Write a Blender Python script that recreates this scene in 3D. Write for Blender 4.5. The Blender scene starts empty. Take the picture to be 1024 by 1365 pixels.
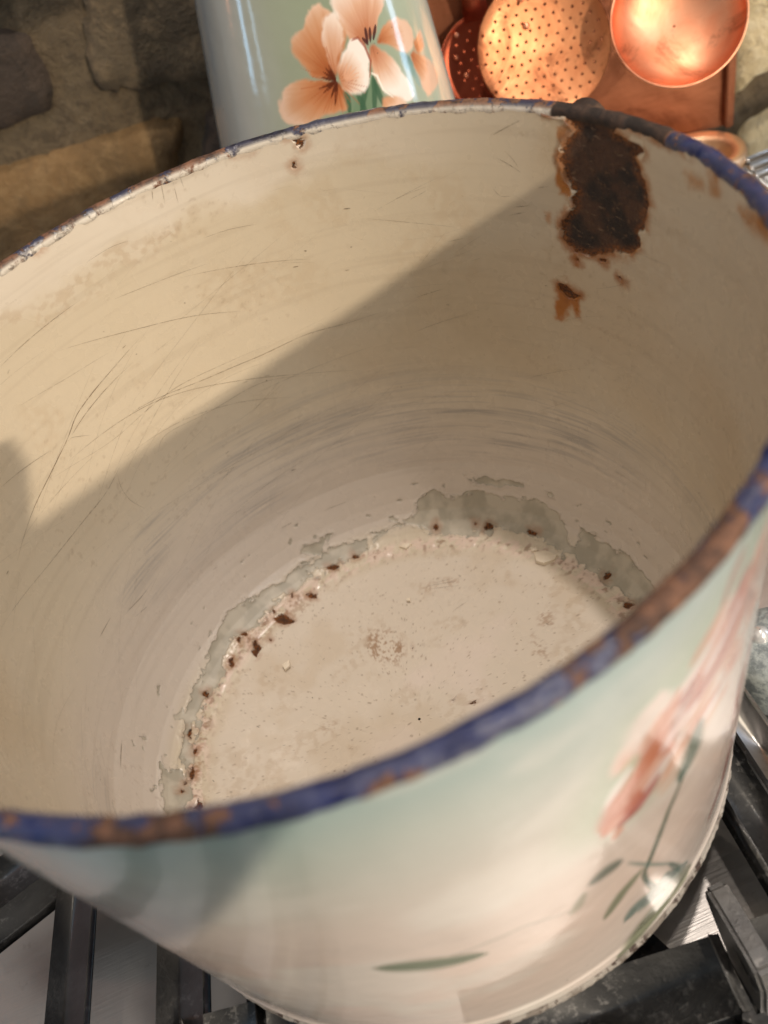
import bpy, bmesh, math
import numpy as np
from mathutils import Vector, Matrix, noise as mnoise
from mathutils.geometry import delaunay_2d_cdt

# ------------------------------------------------------------------ camera, world, lamps, exposure
S = 0.15                                   # one unit of the layout = rim radius of the pail = 15 cm
F_PX, CAM_D, CAM_Z, PAN, TILT, ROLL = 1327.6, 1.6787, 2.3897, 0.0699, -0.7494, -0.3663
H = 1.3483                                 # pail height in units
CAM = np.array([0.0, -CAM_D, CAM_Z])
_f = np.array([math.sin(PAN) * math.cos(TILT), math.cos(PAN) * math.cos(TILT), math.sin(TILT)])
_r = np.array([math.cos(PAN), -math.sin(PAN), 0.0]); _u = np.cross(_r, _f)
C_R = math.cos(ROLL) * _r + math.sin(ROLL) * _u
C_U = -math.sin(ROLL) * _r + math.cos(ROLL) * _u
C_F = _f

scene = bpy.context.scene
COL = scene.collection
cam_d = bpy.data.cameras.new('camera'); cam = bpy.data.objects.new('camera', cam_d); COL.objects.link(cam)
M = Matrix(((C_R[0], C_U[0], -C_F[0], CAM[0] * S), (C_R[1], C_U[1], -C_F[1], CAM[1] * S), (C_R[2], C_U[2], -C_F[2], CAM[2] * S), (0, 0, 0, 1)))
cam.matrix_world = M
cam_d.sensor_fit = 'VERTICAL'; cam_d.sensor_height = 36.0; cam_d.lens = 36.0 * F_PX / 1365.0
cam_d.clip_start = 0.01; cam_d.clip_end = 60
cam_d.dof.use_dof = True; cam_d.dof.focus_distance = 2.75 * S; cam_d.dof.aperture_fstop = 7.8
scene.camera = cam

world = bpy.data.worlds.new('World'); scene.world = world; world.use_nodes = True
_bg = world.node_tree.nodes['Background']; _bg.inputs[0].default_value = (1.0, 0.965, 0.90, 1); _bg.inputs[1].default_value = 0.24
scene.view_settings.view_transform = 'Standard'; scene.view_settings.look = 'None'
scene.cycles.max_bounces = 7; scene.cycles.diffuse_bounces = 4; scene.cycles.glossy_bounces = 3; scene.cycles.transparent_max_bounces = 8; scene.cycles.use_adaptive_sampling = True; scene.cycles.adaptive_threshold = 0.02; scene.cycles.use_denoising = True
scene.view_settings.exposure = 0.0; scene.view_settings.gamma = 1.0

def lamp(name, kind, loc, target, energy, color, **kw):
    d = bpy.data.lights.new(name, kind); d.energy = energy; d.color = color
    for k, v in kw.items(): setattr(d, k, v)
    o = bpy.data.objects.new(name, d); COL.objects.link(o)
    o.location = Vector(loc) * S
    o.rotation_euler = (Vector(target) - Vector(loc)).to_track_quat('-Z', 'Y').to_euler()
    return o

# low window light: comes over the photographer's shoulder, 19 degrees above the level
AZ, EL = math.radians(-73), math.radians(19)
SUN_DIR = np.array([math.cos(AZ) * math.cos(EL), math.sin(AZ) * math.cos(EL), math.sin(EL)])
U_AX = np.array([math.cos(AZ + math.pi / 2), math.sin(AZ + math.pi / 2), 0.0])
V_AX = np.cross(SUN_DIR, U_AX)
if V_AX[2] < 0: V_AX = -V_AX
AIM = U_AX * 1.2 + np.array([0, 0, 1.15]); DIST = 27.0
low = lamp('window_lamp', 'SPOT', AIM + SUN_DIR * DIST, AIM, 470, (1.0, 0.85, 0.67), shadow_soft_size=0.055, spot_size=math.radians(24), spot_blend=0.05)
def window_shape(light, u0, u1, v0, v1, soft, slant, u2, v2):
    """soft-edged mask in the lamp: window-like beam, its edges cut to shape the shade"""
    light.use_nodes = True; nt = light.node_tree; N = nt.nodes; L = nt.links
    em = N['Emission']; tc = N.new('ShaderNodeTexCoord'); sp = N.new('ShaderNodeSeparateXYZ'); L.new(tc.outputs['Normal'], sp.inputs[0])
    def m(op, a, b):
        n = N.new('ShaderNodeMath'); n.operation = op
        for i, q in enumerate((a, b)):
            if isinstance(q, (int, float)): n.inputs[i].default_value = q
            else: L.new(q, n.inputs[i])
        return n.outputs[0]
    az = m('ABSOLUTE', sp.outputs[2], 0)
    ge_ = N.new('ShaderNodeNewGeometry'); sb = N.new('ShaderNodeVectorMath'); sb.operation = 'SUBTRACT'; L.new(ge_.outputs['Position'], sb.inputs[0]); sb.inputs[1].default_value = tuple((AIM + SUN_DIR * DIST) * S)
    def along(ax):
        q = N.new('ShaderNodeVectorMath'); q.operation = 'DOT_PRODUCT'; L.new(sb.outputs[0], q.inputs[0]); q.inputs[1].default_value = tuple(ax / S); return q.outputs['Value']
    u = m('ADD', along(U_AX), m('MULTIPLY', m('DIVIDE', sp.outputs[0], az), DIST)); v = m('ADD', along(V_AX), m('MULTIPLY', m('DIVIDE', sp.outputs[1], az), DIST))
    def step(x, e, sgn):
        n = N.new('ShaderNodeMapRange'); n.interpolation_type = 'SMOOTHSTEP'; L.new(x, n.inputs[0])
        n.inputs[1].default_value = e - sgn * soft; n.inputs[2].default_value = e + sgn * soft
        n.inputs[3].default_value = 0; n.inputs[4].default_value = 1
        return n.outputs[0]
    ul = m('ADD', m('SUBTRACT', u, m('MULTIPLY', m('MINIMUM', v, 0.05), slant)), m('MULTIPLY', step(v, 0.15, 1), 0.3))                # left beam edge slanted and stepped to put shade on the pail
    right_cut = m('MAXIMUM', step(v, v2, 1), step(u, u2, -1))                              # beam cut higher at the right to shade the lower wall
    k = m('MULTIPLY', m('MULTIPLY', m('MULTIPLY', step(ul, u0, 1), step(u, u1, -1)), m('MULTIPLY', step(v, v0, 1), step(v, v1, -1))), right_cut)
    L.new(k, em.inputs['Strength'])
window_shape(low.data, -1.645, 3.6, -2.4, 1.0, 0.03, 0.60, 1.25, -0.40)
hood = lamp('hood_lamp', 'SPOT', (3.9, 0.3, 12.5), (0.0, 0.1, 0.4), 58, (1.0, 0.88, 0.78), shadow_soft_size=0.035, spot_size=math.radians(60), spot_blend=0.6)
lamp('hood_lamp_front', 'SPOT', (0.95, -2.85, 12.5), (0.3, -0.6, 0.0), 22, (1.0, 0.88, 0.77), shadow_soft_size=0.03, spot_size=math.radians(60), spot_blend=0.6)
# narrow lit openings at the far left of the kitchen: they streak the glossy canister
lamp('left_window', 'AREA', (-7.7, 0.75, 2.7), (0.34, 1.52, 1.5), 1.3, (0.42, 0.72, 1.0), shape='RECTANGLE', size=0.10, size_y=0.56)
lamp('left_window_pane', 'AREA', (-7.5, -1.1, 2.8), (0.36, 1.5, 1.5), 0.6, (0.50, 0.76, 1.0), shape='RECTANGLE', size=0.07, size_y=0.56)
lamp('left_red_lamp', 'AREA', (-7.4, 2.75, 3.3), (0.32, 1.57, 1.5), 0.9, (1.0, 0.34, 0.16), shape='RECTANGLE', size=0.06, size_y=0.56)
lamp('right_streak_lamp', 'AREA', (6.4, -0.5, 0.6), (0.8, 1.44, 1.3), 0.9, (0.60, 0.76, 1.0), shape='RECTANGLE', size=0.10, size_y=0.32)  # added area lamp, puts the blue streak on the canister's right
lamp('soft_fill_lamp', 'AREA', (7.0, -9.0, 9.0), (0, 0, 0.6), 8.0, (0.86, 0.93, 1.0), shape='RECTANGLE', size=0.55, size_y=0.9)  # added soft fill light, not an actual window

# ------------------------------------------------------------------ measuring helpers
def ray(px):
    v = C_F + C_R * (px[0] - 512) / F_PX - C_U * (px[1] - 682.5) / F_PX
    return v / np.linalg.norm(v)
def at_z(px, z):
    v = ray(px); return CAM + v * (z - CAM[2]) / v[2]
WYAW = math.radians(-12)                                  # the stone wall is not square to the camera
W_D = np.array([math.cos(WYAW), math.sin(WYAW), 0.0]); W_N = np.array([math.sin(WYAW), -math.cos(WYAW), 0.0])
WALL_K = 2.47
def at_wall(px, k):
    """point on the plane parallel to the stone wall, k units from the pail axis"""
    v = ray(px); return CAM + v * ((-k - CAM @ W_N) / (v @ W_N))

rng = np.random.default_rng(7)
_tab = rng.random((256, 256))
def vnoise(x, y):
    xi = np.floor(x).astype(int); yi = np.floor(y).astype(int); fx = x - xi; fy = y - yi
    fx = fx * fx * (3 - 2 * fx); fy = fy * fy * (3 - 2 * fy)
    g = lambda i, j: _tab[i % 256, j % 256]
    return (g(xi, yi) * (1 - fx) + g(xi + 1, yi) * fx) * (1 - fy) + (g(xi, yi + 1) * (1 - fx) + g(xi + 1, yi + 1) * fx) * fy
def fbm(x, y, oct=4):
    s = 0; a = 0.5; t = 0
    for i in range(oct):
        s = s + a * vnoise(x * 2 ** i + 17.3 * i, y * 2 ** i + 5.1 * i); t += a; a *= 0.5
    return s / t
def sdf_poly(P, poly, margin):
    """signed distance, positive inside, of points P (n,2) to a closed polygon"""
    poly = np.asarray(poly, float); out = np.full(len(P), -margin)
    lo = poly.min(0) - margin; hi = poly.max(0) + margin
    idx = np.nonzero((P[:, 0] > lo[0]) & (P[:, 0] < hi[0]) & (P[:, 1] > lo[1]) & (P[:, 1] < hi[1]))[0]
    if not len(idx): return out
    Q = P[idx]; d2 = np.full(len(Q), 1e9); ins = np.zeros(len(Q), bool)
    for i in range(len(poly)):
        a = poly[i]; b = poly[(i + 1) % len(poly)]; ab = b - a; w = Q - a
        t = ((w @ ab) / (ab @ ab + 1e-12)).clip(0, 1); dd = w - t[:, None] * ab
        d2 = np.minimum(d2, (dd * dd).sum(1))
        c = (a[1] > Q[:, 1]) != (b[1] > Q[:, 1])
        xs = a[0] + (Q[:, 1] - a[1]) / (b[1] - a[1] + 1e-12) * ab[0]
        ins ^= c & (Q[:, 0] < xs)
    d = np.sqrt(d2); out[idx] = np.maximum(np.where(ins, d, -d), -margin)
    return out
def dist_line(P, pts, margin):
    """distance to an open polyline and position along it (0..1)"""
    pts = np.asarray(pts, float); out = np.full(len(P), margin); tt = np.zeros(len(P))
    lo = pts.min(0) - margin; hi = pts.max(0) + margin
    idx = np.nonzero((P[:, 0] > lo[0]) & (P[:, 0] < hi[0]) & (P[:, 1] > lo[1]) & (P[:, 1] < hi[1]))[0]
    if not len(idx): return out, tt
    Q = P[idx]; best = np.full(len(Q), margin); bt = np.zeros(len(Q)); n = len(pts) - 1
    for i in range(n):
        a = pts[i]; ab = pts[i + 1] - a; w = Q - a; t = ((w @ ab) / (ab @ ab + 1e-12)).clip(0, 1)
        d = np.sqrt(((w - t[:, None] * ab) ** 2).sum(1)); k = d < best; best[k] = d[k]; bt[k] = (i + t[k]) / n
    out[idx] = best; tt[idx] = bt
    return out, tt
def sstep(x, a, b):
    t = ((x - a) / (b - a)).clip(0, 1); return t * t * (3 - 2 * t)
def lin(c):
    c = np.asarray(c, float) / 255.0
    return np.where(c <= 0.04045, c / 12.92, ((c + 0.055) / 1.055) ** 2.4)
class Canvas:
    """paint laid on a surface chart, one colour for each vertex"""
    def __init__(self, P, base): self.P = P; self.c = np.array(base, float)
    def mix(self, a, col): self.c = self.c * (1 - a[:, None]) + a[:, None] * col
    def stroke(self, pts, w0, w1, rgb, alpha=1.0, soft=0.4, taper=True):
        d, t = dist_line(self.P, pts, max(w0, w1) * 1.6)
        w = w0 + (w1 - w0) * t
        if taper: w = w * np.sqrt((4 * t * (1 - t)).clip(0.03, 1))
        self.mix(alpha * (1 - sstep(d, w * (1 - soft), w * (1 + soft) + 1e-9)), lin(rgb))
    def petal(self, pts, centre, cols, soft, alpha=1.0, reach=1.0, seed=0):
        """closed outline, colours running from the flower's heart outwards"""
        pts = np.asarray(pts, float)
        for _ in range(2): nx = np.roll(pts, -1, 0); pts = np.stack([pts * .75 + nx * .25, pts * .25 + nx * .75], 1).reshape(-1, 2)
        Q = self.P + 0.020 * np.stack([fbm(self.P[:, 0] * 34 + seed, self.P[:, 1] * 34, 3) - .5, fbm(self.P[:, 0] * 34, self.P[:, 1] * 34 + seed, 3) - .5], 1)
        d = sdf_poly(Q, pts, soft * 3); a = alpha * sstep(d, -soft, soft)
        k = np.nonzero(a > 0)[0]
        if not len(k): return
        v = self.P[k] - np.asarray(centre); r = np.hypot(v[:, 0], v[:, 1]) / reach; an = np.arctan2(v[:, 1], v[:, 0])
        r = r + 0.22 * (fbm(an * 9 + seed * 7.7, r * 1.5 + seed) - 0.5) + 0.25 * np.exp(-d[k].clip(0) / (soft * 2.5)) * 0.6
        cs = np.array([lin(c) for c in cols]); x = r.clip(0, 0.999) * (len(cs) - 1); i = x.astype(int); f = (x - i)[:, None]
        col = cs[i] * (1 - f) + cs[i + 1] * f
        self.c[k] = self.c[k] * (1 - a[k, None]) + a[k, None] * col

# ------------------------------------------------------------------ object helpers
def obj(name, me, mat=None, parent=None):
    o = bpy.data.objects.new(name, me); COL.objects.link(o)
    if mat is not None and not me.materials: me.materials.append(mat)
    if parent is not None: o.parent = parent
    return o
def tag(o, label=None, cat=None, group=None, kind=None):
    for k, v in (('label', label), ('category', cat), ('group', group), ('kind', kind)):
        if v: o[k] = v
    return o
def thing(name, label, cat, loc, group=None):
    o = bpy.data.objects.new(name, None); COL.objects.link(o); o.location = Vector(loc) * S; o.empty_display_size = 0.02
    return tag(o, label, cat, group)
def mesh_np(name, V, faces, smooth=True):
    """V (n,3) in units, faces (m,4 or 3) int array"""
    me = bpy.data.meshes.new(name); V = np.asarray(V, float) * S; faces = np.asarray(faces); k = faces.shape[1]
    me.vertices.add(len(V)); me.vertices.foreach_set('co', V.ravel().astype(np.float32))
    me.loops.add(faces.size); me.loops.foreach_set('vertex_index', faces.ravel().astype(np.int32))
    me.polygons.add(len(faces)); me.polygons.foreach_set('loop_start', np.arange(0, faces.size, k, dtype=np.int32))
    me.polygons.foreach_set('loop_total', np.full(len(faces), k, np.int32))
    me.polygons.foreach_set('use_smooth', np.full(len(faces), smooth))
    me.update(calc_edges=True); me.validate()
    return me
def attr_f(me, name, v):
    a = me.attributes.new(name, 'FLOAT', 'POINT'); a.data.foreach_set('value', np.asarray(v, np.float32))
def attr_v(me, name, v):
    a = me.attributes.new(name, 'FLOAT_VECTOR', 'POINT'); a.data.foreach_set('vector', np.asarray(v, np.float32).ravel())
def grid_faces(nr, nc, wrap):
    i = np.arange(nr - 1)[:, None]; j = np.arange(nc if wrap else nc - 1)[None, :]; j2 = (j + 1) % nc
    a = i * nc + j; b = i * nc + j2; c = (i + 1) * nc + j2; d = (i + 1) * nc + j
    return np.stack([a, b, c, d], -1).reshape(-1, 4)
def lathe(name, prof, n=96, loc=(0, 0, 0)):
    prof = np.asarray(prof, float); th = np.linspace(0, 2 * math.pi, n, endpoint=False)
    V = np.stack([prof[:, 0][:, None] * np.cos(th) + loc[0], prof[:, 0][:, None] * np.sin(th) + loc[1], np.repeat(prof[:, 1][:, None], n, 1) + loc[2]], -1).reshape(-1, 3)
    return mesh_np(name, V, grid_faces(len(prof), n, True))
def bm_mesh(name, bm, smooth=False):
    for v in bm.verts: v.co *= S
    bmesh.ops.recalc_face_normals(bm, faces=bm.faces)
    me = bpy.data.meshes.new(name); bm.to_mesh(me); bm.free()
    if smooth: me.polygons.foreach_set('use_smooth', [True] * len(me.polygons))
    return me
def bar_mesh(name, A, B, width, height, bevel=0.012, end=None):
    """a bar whose top runs from A to B, rounded edges"""
    A = Vector(A); B = Vector(B); d = (B - A); L = d.length; d.normalize(); s = d.cross(Vector((0, 0, 1))).normalized(); u = s.cross(d)
    bm = bmesh.new(); bmesh.ops.create_cube(bm, size=1.0)
    for v in bm.verts:
        q = v.co.copy(); v.co = A + d * (q.x + 0.5) * L + s * q.y * width + u * (q.z - 0.5) * height
    bmesh.ops.bevel(bm, geom=list(bm.edges), offset=bevel, segments=3, profile=0.6, affect='EDGES', clamp_overlap=True)
    return bm_mesh(name, bm, True)
def tube_mesh(name, pts, rad, n=10):
    pts = [Vector(p) for p in pts]; V = []; m = len(pts)
    for i, p in enumerate(pts):
        t = (pts[min(i + 1, m - 1)] - pts[max(i - 1, 0)]).normalized(); a = t.orthogonal().normalized()
        if i: a = (pa - t * pa.dot(t)).normalized()
        pa = a; b = t.cross(a); r = rad if not hasattr(rad, '__len__') else rad[i]
        V += [p + (a * math.cos(2 * math.pi * j / n) + b * math.sin(2 * math.pi * j / n)) * r for j in range(n)]
    F = grid_faces(m, n, True)
    return mesh_np(name, np.array([v[:] for v in V]), F)

# ------------------------------------------------------------------ material helper
class Mat:
    def __init__(self, name):
        self.m = bpy.data.materials.new(name); self.m.use_nodes = True; self.nt = self.m.node_tree; self.N = self.nt.nodes; self.L = self.nt.links
        self.b = self.N['Principled BSDF']; self.out = self.N['Material Output']; self.nb = None
    def n(self, t, **kw):
        x = self.N.new(t)
        for k, v in kw.items(): setattr(x, k, v)
        return x
    def put(self, sock, v):
        if v is None: return
        if isinstance(v, bpy.types.NodeSocket): self.L.new(v, sock)
        elif hasattr(v, '__len__'): sock.default_value = tuple(v) if len(v) == len(sock.default_value) else tuple(v) + (1.0,)
        else: sock.default_value = v
    def attr(self, name, out='Fac'): return self.n('ShaderNodeAttribute', attribute_name=name).outputs[out]
    def obj_co(self): return self.n('ShaderNodeTexCoord').outputs['Object']
    def math(self, op, a, b=0.0, c=None):
        x = self.n('ShaderNodeMath', operation=op); self.put(x.inputs[0], a); self.put(x.inputs[1], b)
        if c is not None: self.put(x.inputs[2], c)
        return x.outputs[0]
    def scale(self, vec, s):
        x = self.n('ShaderNodeVectorMath', operation='MULTIPLY'); self.L.new(vec, x.inputs[0]); x.inputs[1].default_value = s; return x.outputs[0]
    def noise(self, vec, scale, detail=4, rough=0.55, dist=0.0):
        x = self.n('ShaderNodeTexNoise'); self.L.new(vec, x.inputs['Vector']); x.inputs['Scale'].default_value = scale
        x.inputs['Detail'].default_value = detail; x.inputs['Roughness'].default_value = rough; x.inputs['Distortion'].default_value = dist; return x.outputs['Fac']
    def voro(self, vec, scale, out='Distance', feature='F1'):
        x = self.n('ShaderNodeTexVoronoi', feature=feature); self.L.new(vec, x.inputs['Vector']); x.inputs['Scale'].default_value = scale; return x.outputs[out]
    def step(self, v, a, b, lo=0.0, hi=1.0):
        x = self.n('ShaderNodeMapRange', interpolation_type='SMOOTHSTEP'); self.put(x.inputs[0], v)
        for i, q in enumerate((a, b, lo, hi)): x.inputs[i + 1].default_value = q
        return x.outputs[0]
    def mix(self, f, a, b):
        x = self.n('ShaderNodeMix', data_type='RGBA'); self.put(x.inputs[0], f); self.put(x.inputs[6], a); self.put(x.inputs[7], b); return x.outputs[2]
    def mixf(self, f, a, b):
        x = self.n('ShaderNodeMix', data_type='FLOAT'); self.put(x.inputs[0], f); self.put(x.inputs[2], a); self.put(x.inputs[3], b); return x.outputs[0]
    def bump(self, h, strength, dist):
        x = self.n('ShaderNodeBump'); self.L.new(h, x.inputs['Height']); x.inputs['Strength'].default_value = strength; x.inputs['Distance'].default_value = dist
        if self.nb is not None: self.L.new(self.nb, x.inputs['Normal'])
        self.nb = x.outputs[0]
    def done(self, col, rough=0.5, metal=0.0, **kw):
        self.put(self.b.inputs['Base Color'], col); self.put(self.b.inputs['Roughness'], rough); self.put(self.b.inputs['Metallic'], metal)
        for k, v in kw.items(): self.put(self.b.inputs[k.replace('_', ' ')], v)
        if self.nb is not None: self.L.new(self.nb, self.b.inputs['Normal'])
        return self.m
L3 = lambda *c: tuple(lin(c))

# ------------------------------------------------------------------ materials
def mat_inside():
    m = Mat('old_enamel_inside'); ch = m.attr('chart', 'Vector'); col = m.attr('paint', 'Color'); fine = m.attr('fine')
    n60 = m.noise(ch, 55, 5, 0.65)
    # flaked enamel: grey ground coat shows
    cn = m.math('ADD', m.attr('chip'), m.math('MULTIPLY', m.math('SUBTRACT', n60, 0.5), 0.019)); chip = m.step(cn, -0.0012, 0.0012)
    chip_edge = m.math('MULTIPLY', m.step(cn, -0.006, -0.002), m.step(cn, -0.0005, 0.0005, 1, 0))
    col = m.mix(m.math('MULTIPLY', chip_edge, 0.25), col, L3(228, 218, 204))
    col = m.mix(chip, col, m.mix(m.step(fine, 0.35, 0.7), L3(170, 164, 149), L3(194, 187, 172)))
    # bare rust
    n120 = m.noise(ch, 130, 4, 0.7); rn = m.math('ADD', m.attr('rust'), m.math('MULTIPLY', m.math('SUBTRACT', m.math('ADD', m.math('MULTIPLY', n60, 0.5), m.math('MULTIPLY', n120, 0.5)), 0.53), 0.034)); rust = m.step(rn, -0.0015, 0.0015)
    rim_w = m.math('MULTIPLY', m.attr('lip'), m.math('MULTIPLY', m.step(rn, -0.009, -0.005), m.step(rn, -0.002, 0.0005, 1, 0)))
    col = m.mix(m.math('MULTIPLY', rim_w, 0.8), col, L3(228, 216, 194))
    halo = m.math('MULTIPLY', m.step(rn, -0.030, -0.001), m.math('MULTIPLY', m.attr('halo'), m.step(fine, 0.28, 0.5))); col = m.mix(m.math('MULTIPLY', halo, 0.9), col, L3(146, 84, 22))
    rc = m.mix(m.step(m.attr('rusty'), 0.3, 0.7), L3(40, 29, 23), L3(84, 56, 38)); rc = m.mix(m.step(n60, 0.56, 0.7), rc, L3(112, 82, 56))
    rc = m.mix(m.step(m.noise(m.scale(ch, (30, 90, 1)), 1.0, 3, 0.6), 0.62, 0.72), rc, L3(132, 106, 82))
    rc = m.mix(m.math('MULTIPLY', m.step(rn, 0.0, 0.024, 0.9, 0.0), m.step(n120, 0.38, 0.6)), rc, L3(158, 92, 34)); col = m.mix(rust, col, rc)
    rough = m.mixf(rust, m.mixf(chip, m.math('ADD', 0.16, m.math('MULTIPLY', fine, 0.26)), 0.45), 0.7)
    h2 = m.math('ADD', m.math('SUBTRACT', m.math('MULTIPLY', chip_edge, 0.3), m.math('ADD', m.math('MULTIPLY', chip, 0.12), rust)), m.math('MULTIPLY', rust, m.math('MULTIPLY', m.math('ADD', n60, m.math('MULTIPLY', n120, 0.6)), 2.6))); m.bump(h2, 0.9, 0.0010)
    return m.done(col, rough, 0.0, Specular_IOR_Level=0.55)

def mat_painted(name, rough=0.16, relief=0.22):
    m = Mat(name); co = m.obj_co(); c = m.attr('paint', 'Color'); fine = m.noise(co, 260, 4, 0.6)
    sp = m.step(m.voro(co, 160), 0.05, 0.09, 1, 0); spm = m.step(m.noise(co, 30, 2), 0.62, 0.66)
    col = m.mix(m.math('MULTIPLY', m.math('MULTIPLY', sp, spm), 0.5), c, L3(70, 58, 48))
    m.bump(m.noise(co, 34, 3, 0.5), 0.30, 0.0018); m.bump(m.noise(m.scale(co, (80, 80, 120)), 1.0, 3, 0.55), relief, 0.0012)
    return m.done(col, m.math('ADD', rough - 0.04, m.math('MULTIPLY', fine, 0.1)), 0.0, Coat_Weight=0.5, Coat_Roughness=0.08)

def mat_rim():
    m = Mat('blue_rim_enamel_worn'); co = m.obj_co(); w = m.attr('wear')
    n1 = m.noise(co, 38, 5, 0.62); n2 = m.noise(co, 150, 5, 0.7)
    col = m.mix(m.step(n2, 0.35, 0.7), L3(15, 24, 68), L3(34, 48, 100))
    col = m.mix(m.math('MULTIPLY', m.attr('far'), m.step(n1, 0.3, 0.55, 0.9, 0.45)), col, L3(46, 42, 44))
    k = m.math('ADD', m.math('MULTIPLY', n1, 1.0), w)
    grey = m.step(k, 0.40, 0.46); col = m.mix(m.math('MULTIPLY', grey, 0.28), col, L3(104, 104, 120))
    rust = m.step(m.math('ADD', k, m.math('MULTIPLY', m.math('SUBTRACT', n2, 0.5), 0.50)), 0.545, 0.56)
    col = m.mix(rust, col, m.mix(m.step(n2, 0.4, 0.65), L3(66, 46, 36), L3(128, 90, 68))); col = m.mix(m.step(w, 0.35, 0.5), col, m.mix(m.step(n2, 0.4, 0.7), L3(40, 31, 26), L3(78, 58, 46)))
    wl = m.math('MULTIPLY', m.attr('white'), m.step(m.noise(co, 120, 5, 0.7), 0.34, 0.48)); col = m.mix(wl, col, L3(205, 196, 182))
    m.bump(n2, 0.7, 0.0012); m.bump(rust, 0.9, -0.0008)
    return m.done(col, m.mixf(rust, 0.28, 0.75))

def mat_foot():
    m = Mat('chipped_foot_edge'); co = m.obj_co(); n2 = m.noise(co, 190, 6, 0.75)
    col = m.mix(m.step(n2, 0.48, 0.56), L3(176, 168, 158), L3(78, 62, 54)); col = m.mix(m.step(m.noise(co, 90, 5), 0.5, 0.6), col, L3(140, 130, 120))
    m.bump(n2, 0.9, 0.002); return m.done(col, 0.5)

def mat_copper(name, a, b, rough=0.28, patina=0.3, scale=40, brushed=None):
    m = Mat(name); co = m.obj_co(); n1 = m.noise(co, scale, 5, 0.6, 0.8); n2 = m.noise(co, scale * 6, 4, 0.6)
    col = m.mix(m.step(n1, 0.35, 0.68), a, b)
    col = m.mix(m.math('MULTIPLY', m.step(m.noise(co, scale * 0.6, 6, 0.7, 1.2), 0.52, 0.66), patina), col, L3(96, 52, 34))
    r = m.math('ADD', rough - 0.05, m.math('MULTIPLY', n1, 0.25))
    if brushed: 
        st = m.noise(m.scale(co, brushed), 1.0, 4, 0.6); col = m.mix(m.math('MULTIPLY', m.step(st, 0.45, 0.7), 0.25), col, L3(110, 66, 44)); m.bump(st, 0.15, 0.0005)
    m.bump(n1, 0.28, 0.0012)
    return m.done(col, r, 1.0)

def mat_stone(name, cols, scale=14):
    m = Mat(name); co = m.obj_co(); n1 = m.noise(co, scale, 6, 0.65, 0.5); n2 = m.noise(co, scale * 6, 7, 0.72)
    col = m.mix(m.step(n1, 0.36, 0.64), cols[0], cols[1]); col = m.mix(m.math('MULTIPLY', m.step(n2, 0.46, 0.62), 0.65), col, cols[2])
    vein = m.step(m.noise(co, scale * 2.3, 5, 0.6, 2.0), 0.56, 0.62); col = m.mix(m.math('MULTIPLY', vein, 0.35), col, cols[3])
    m.bump(n1, 0.8, 0.010); m.bump(n2, 0.9, 0.004)
    return m.done(col, 0.85)

def mat_iron():
    m = Mat('cast_iron_enamel'); co = m.obj_co(); n2 = m.noise(co, 260, 5, 0.7); n1 = m.noise(co, 40, 4)
    col = m.mix(m.step(n1, 0.4, 0.7), (0.045, 0.045, 0.046), (0.095, 0.093, 0.09)); col = m.mix(m.math('MULTIPLY', m.step(n2, 0.52, 0.68), m.step(m.noise(co, 26, 4), 0.40, 0.60)), col, (0.24, 0.23, 0.22))  # pale specks: worn spots, and metal sparkle put into the colour
    m.bump(n2, 0.35, 0.0010); return m.done(col, m.math('ADD', 0.22, m.math('MULTIPLY', n1, 0.35)), 0.0)

def mat_steel(name, stretch):
    m = Mat(name); co = m.obj_co(); st = m.noise(m.scale(co, stretch), 1.0, 4, 0.65); n1 = m.noise(co, 20, 5)
    col = m.mix(m.step(n1, 0.4, 0.7), (0.56, 0.54, 0.52), (0.66, 0.64, 0.62)); col = m.mix(m.math('MULTIPLY', m.step(m.noise(co, 90, 5, 0.7), 0.58, 0.7), 0.3), col, (0.2, 0.18, 0.16))
    m.bump(st, 0.18, 0.0005); return m.done(col, m.math('ADD', 0.29, m.math('MULTIPLY', st, 0.22)), 1.0)

INSIDE = mat_inside(); OUT = mat_painted('painted_enamel'); RIM = mat_rim(); FOOT = mat_foot(); IRON = mat_iron()

# ------------------------------------------------------------------ the pail: profile and charts
prof = [(0.0, 0.030), (0.30, 0.029), (0.55, 0.027), (0.66, 0.024), (0.690, 0.024), (0.705, 0.030), (0.725, 0.040), (0.750, 0.058), (0.775, 0.088), (0.795, 0.13), (0.8125, 0.18)]
r_in = lambda z: 0.800 + (0.968 - 0.800) * z / H
prof += [(r_in(z), z) for z in np.linspace(0.24, H - 0.006, 40)]
prof = np.array(prof); _sl = np.concatenate([[0], np.cumsum(np.hypot(*np.diff(prof, axis=0).T))])
S_FLOOR = 0.69
def prof_at(s): return np.interp(s, _sl, prof[:, 0]), np.interp(s, _sl, prof[:, 1])
def chart_of(P):
    r = math.hypot(P[0], P[1]); phi = math.atan2(P[1], P[0]) - math.pi / 2
    phi = (phi + math.pi) % (2 * math.pi) - math.pi
    q = np.array([r, P[2]]); a = prof[:-1]; ab = np.diff(prof, axis=0); t = (((q - a) * ab).sum(1) / (ab ** 2).sum(1)).clip(0, 1)
    d = ((a + t[:, None] * ab - q) ** 2).sum(1); i = d.argmin()
    return phi * 0.85, _sl[i] + t[i] * (_sl[i + 1] - _sl[i])
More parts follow.
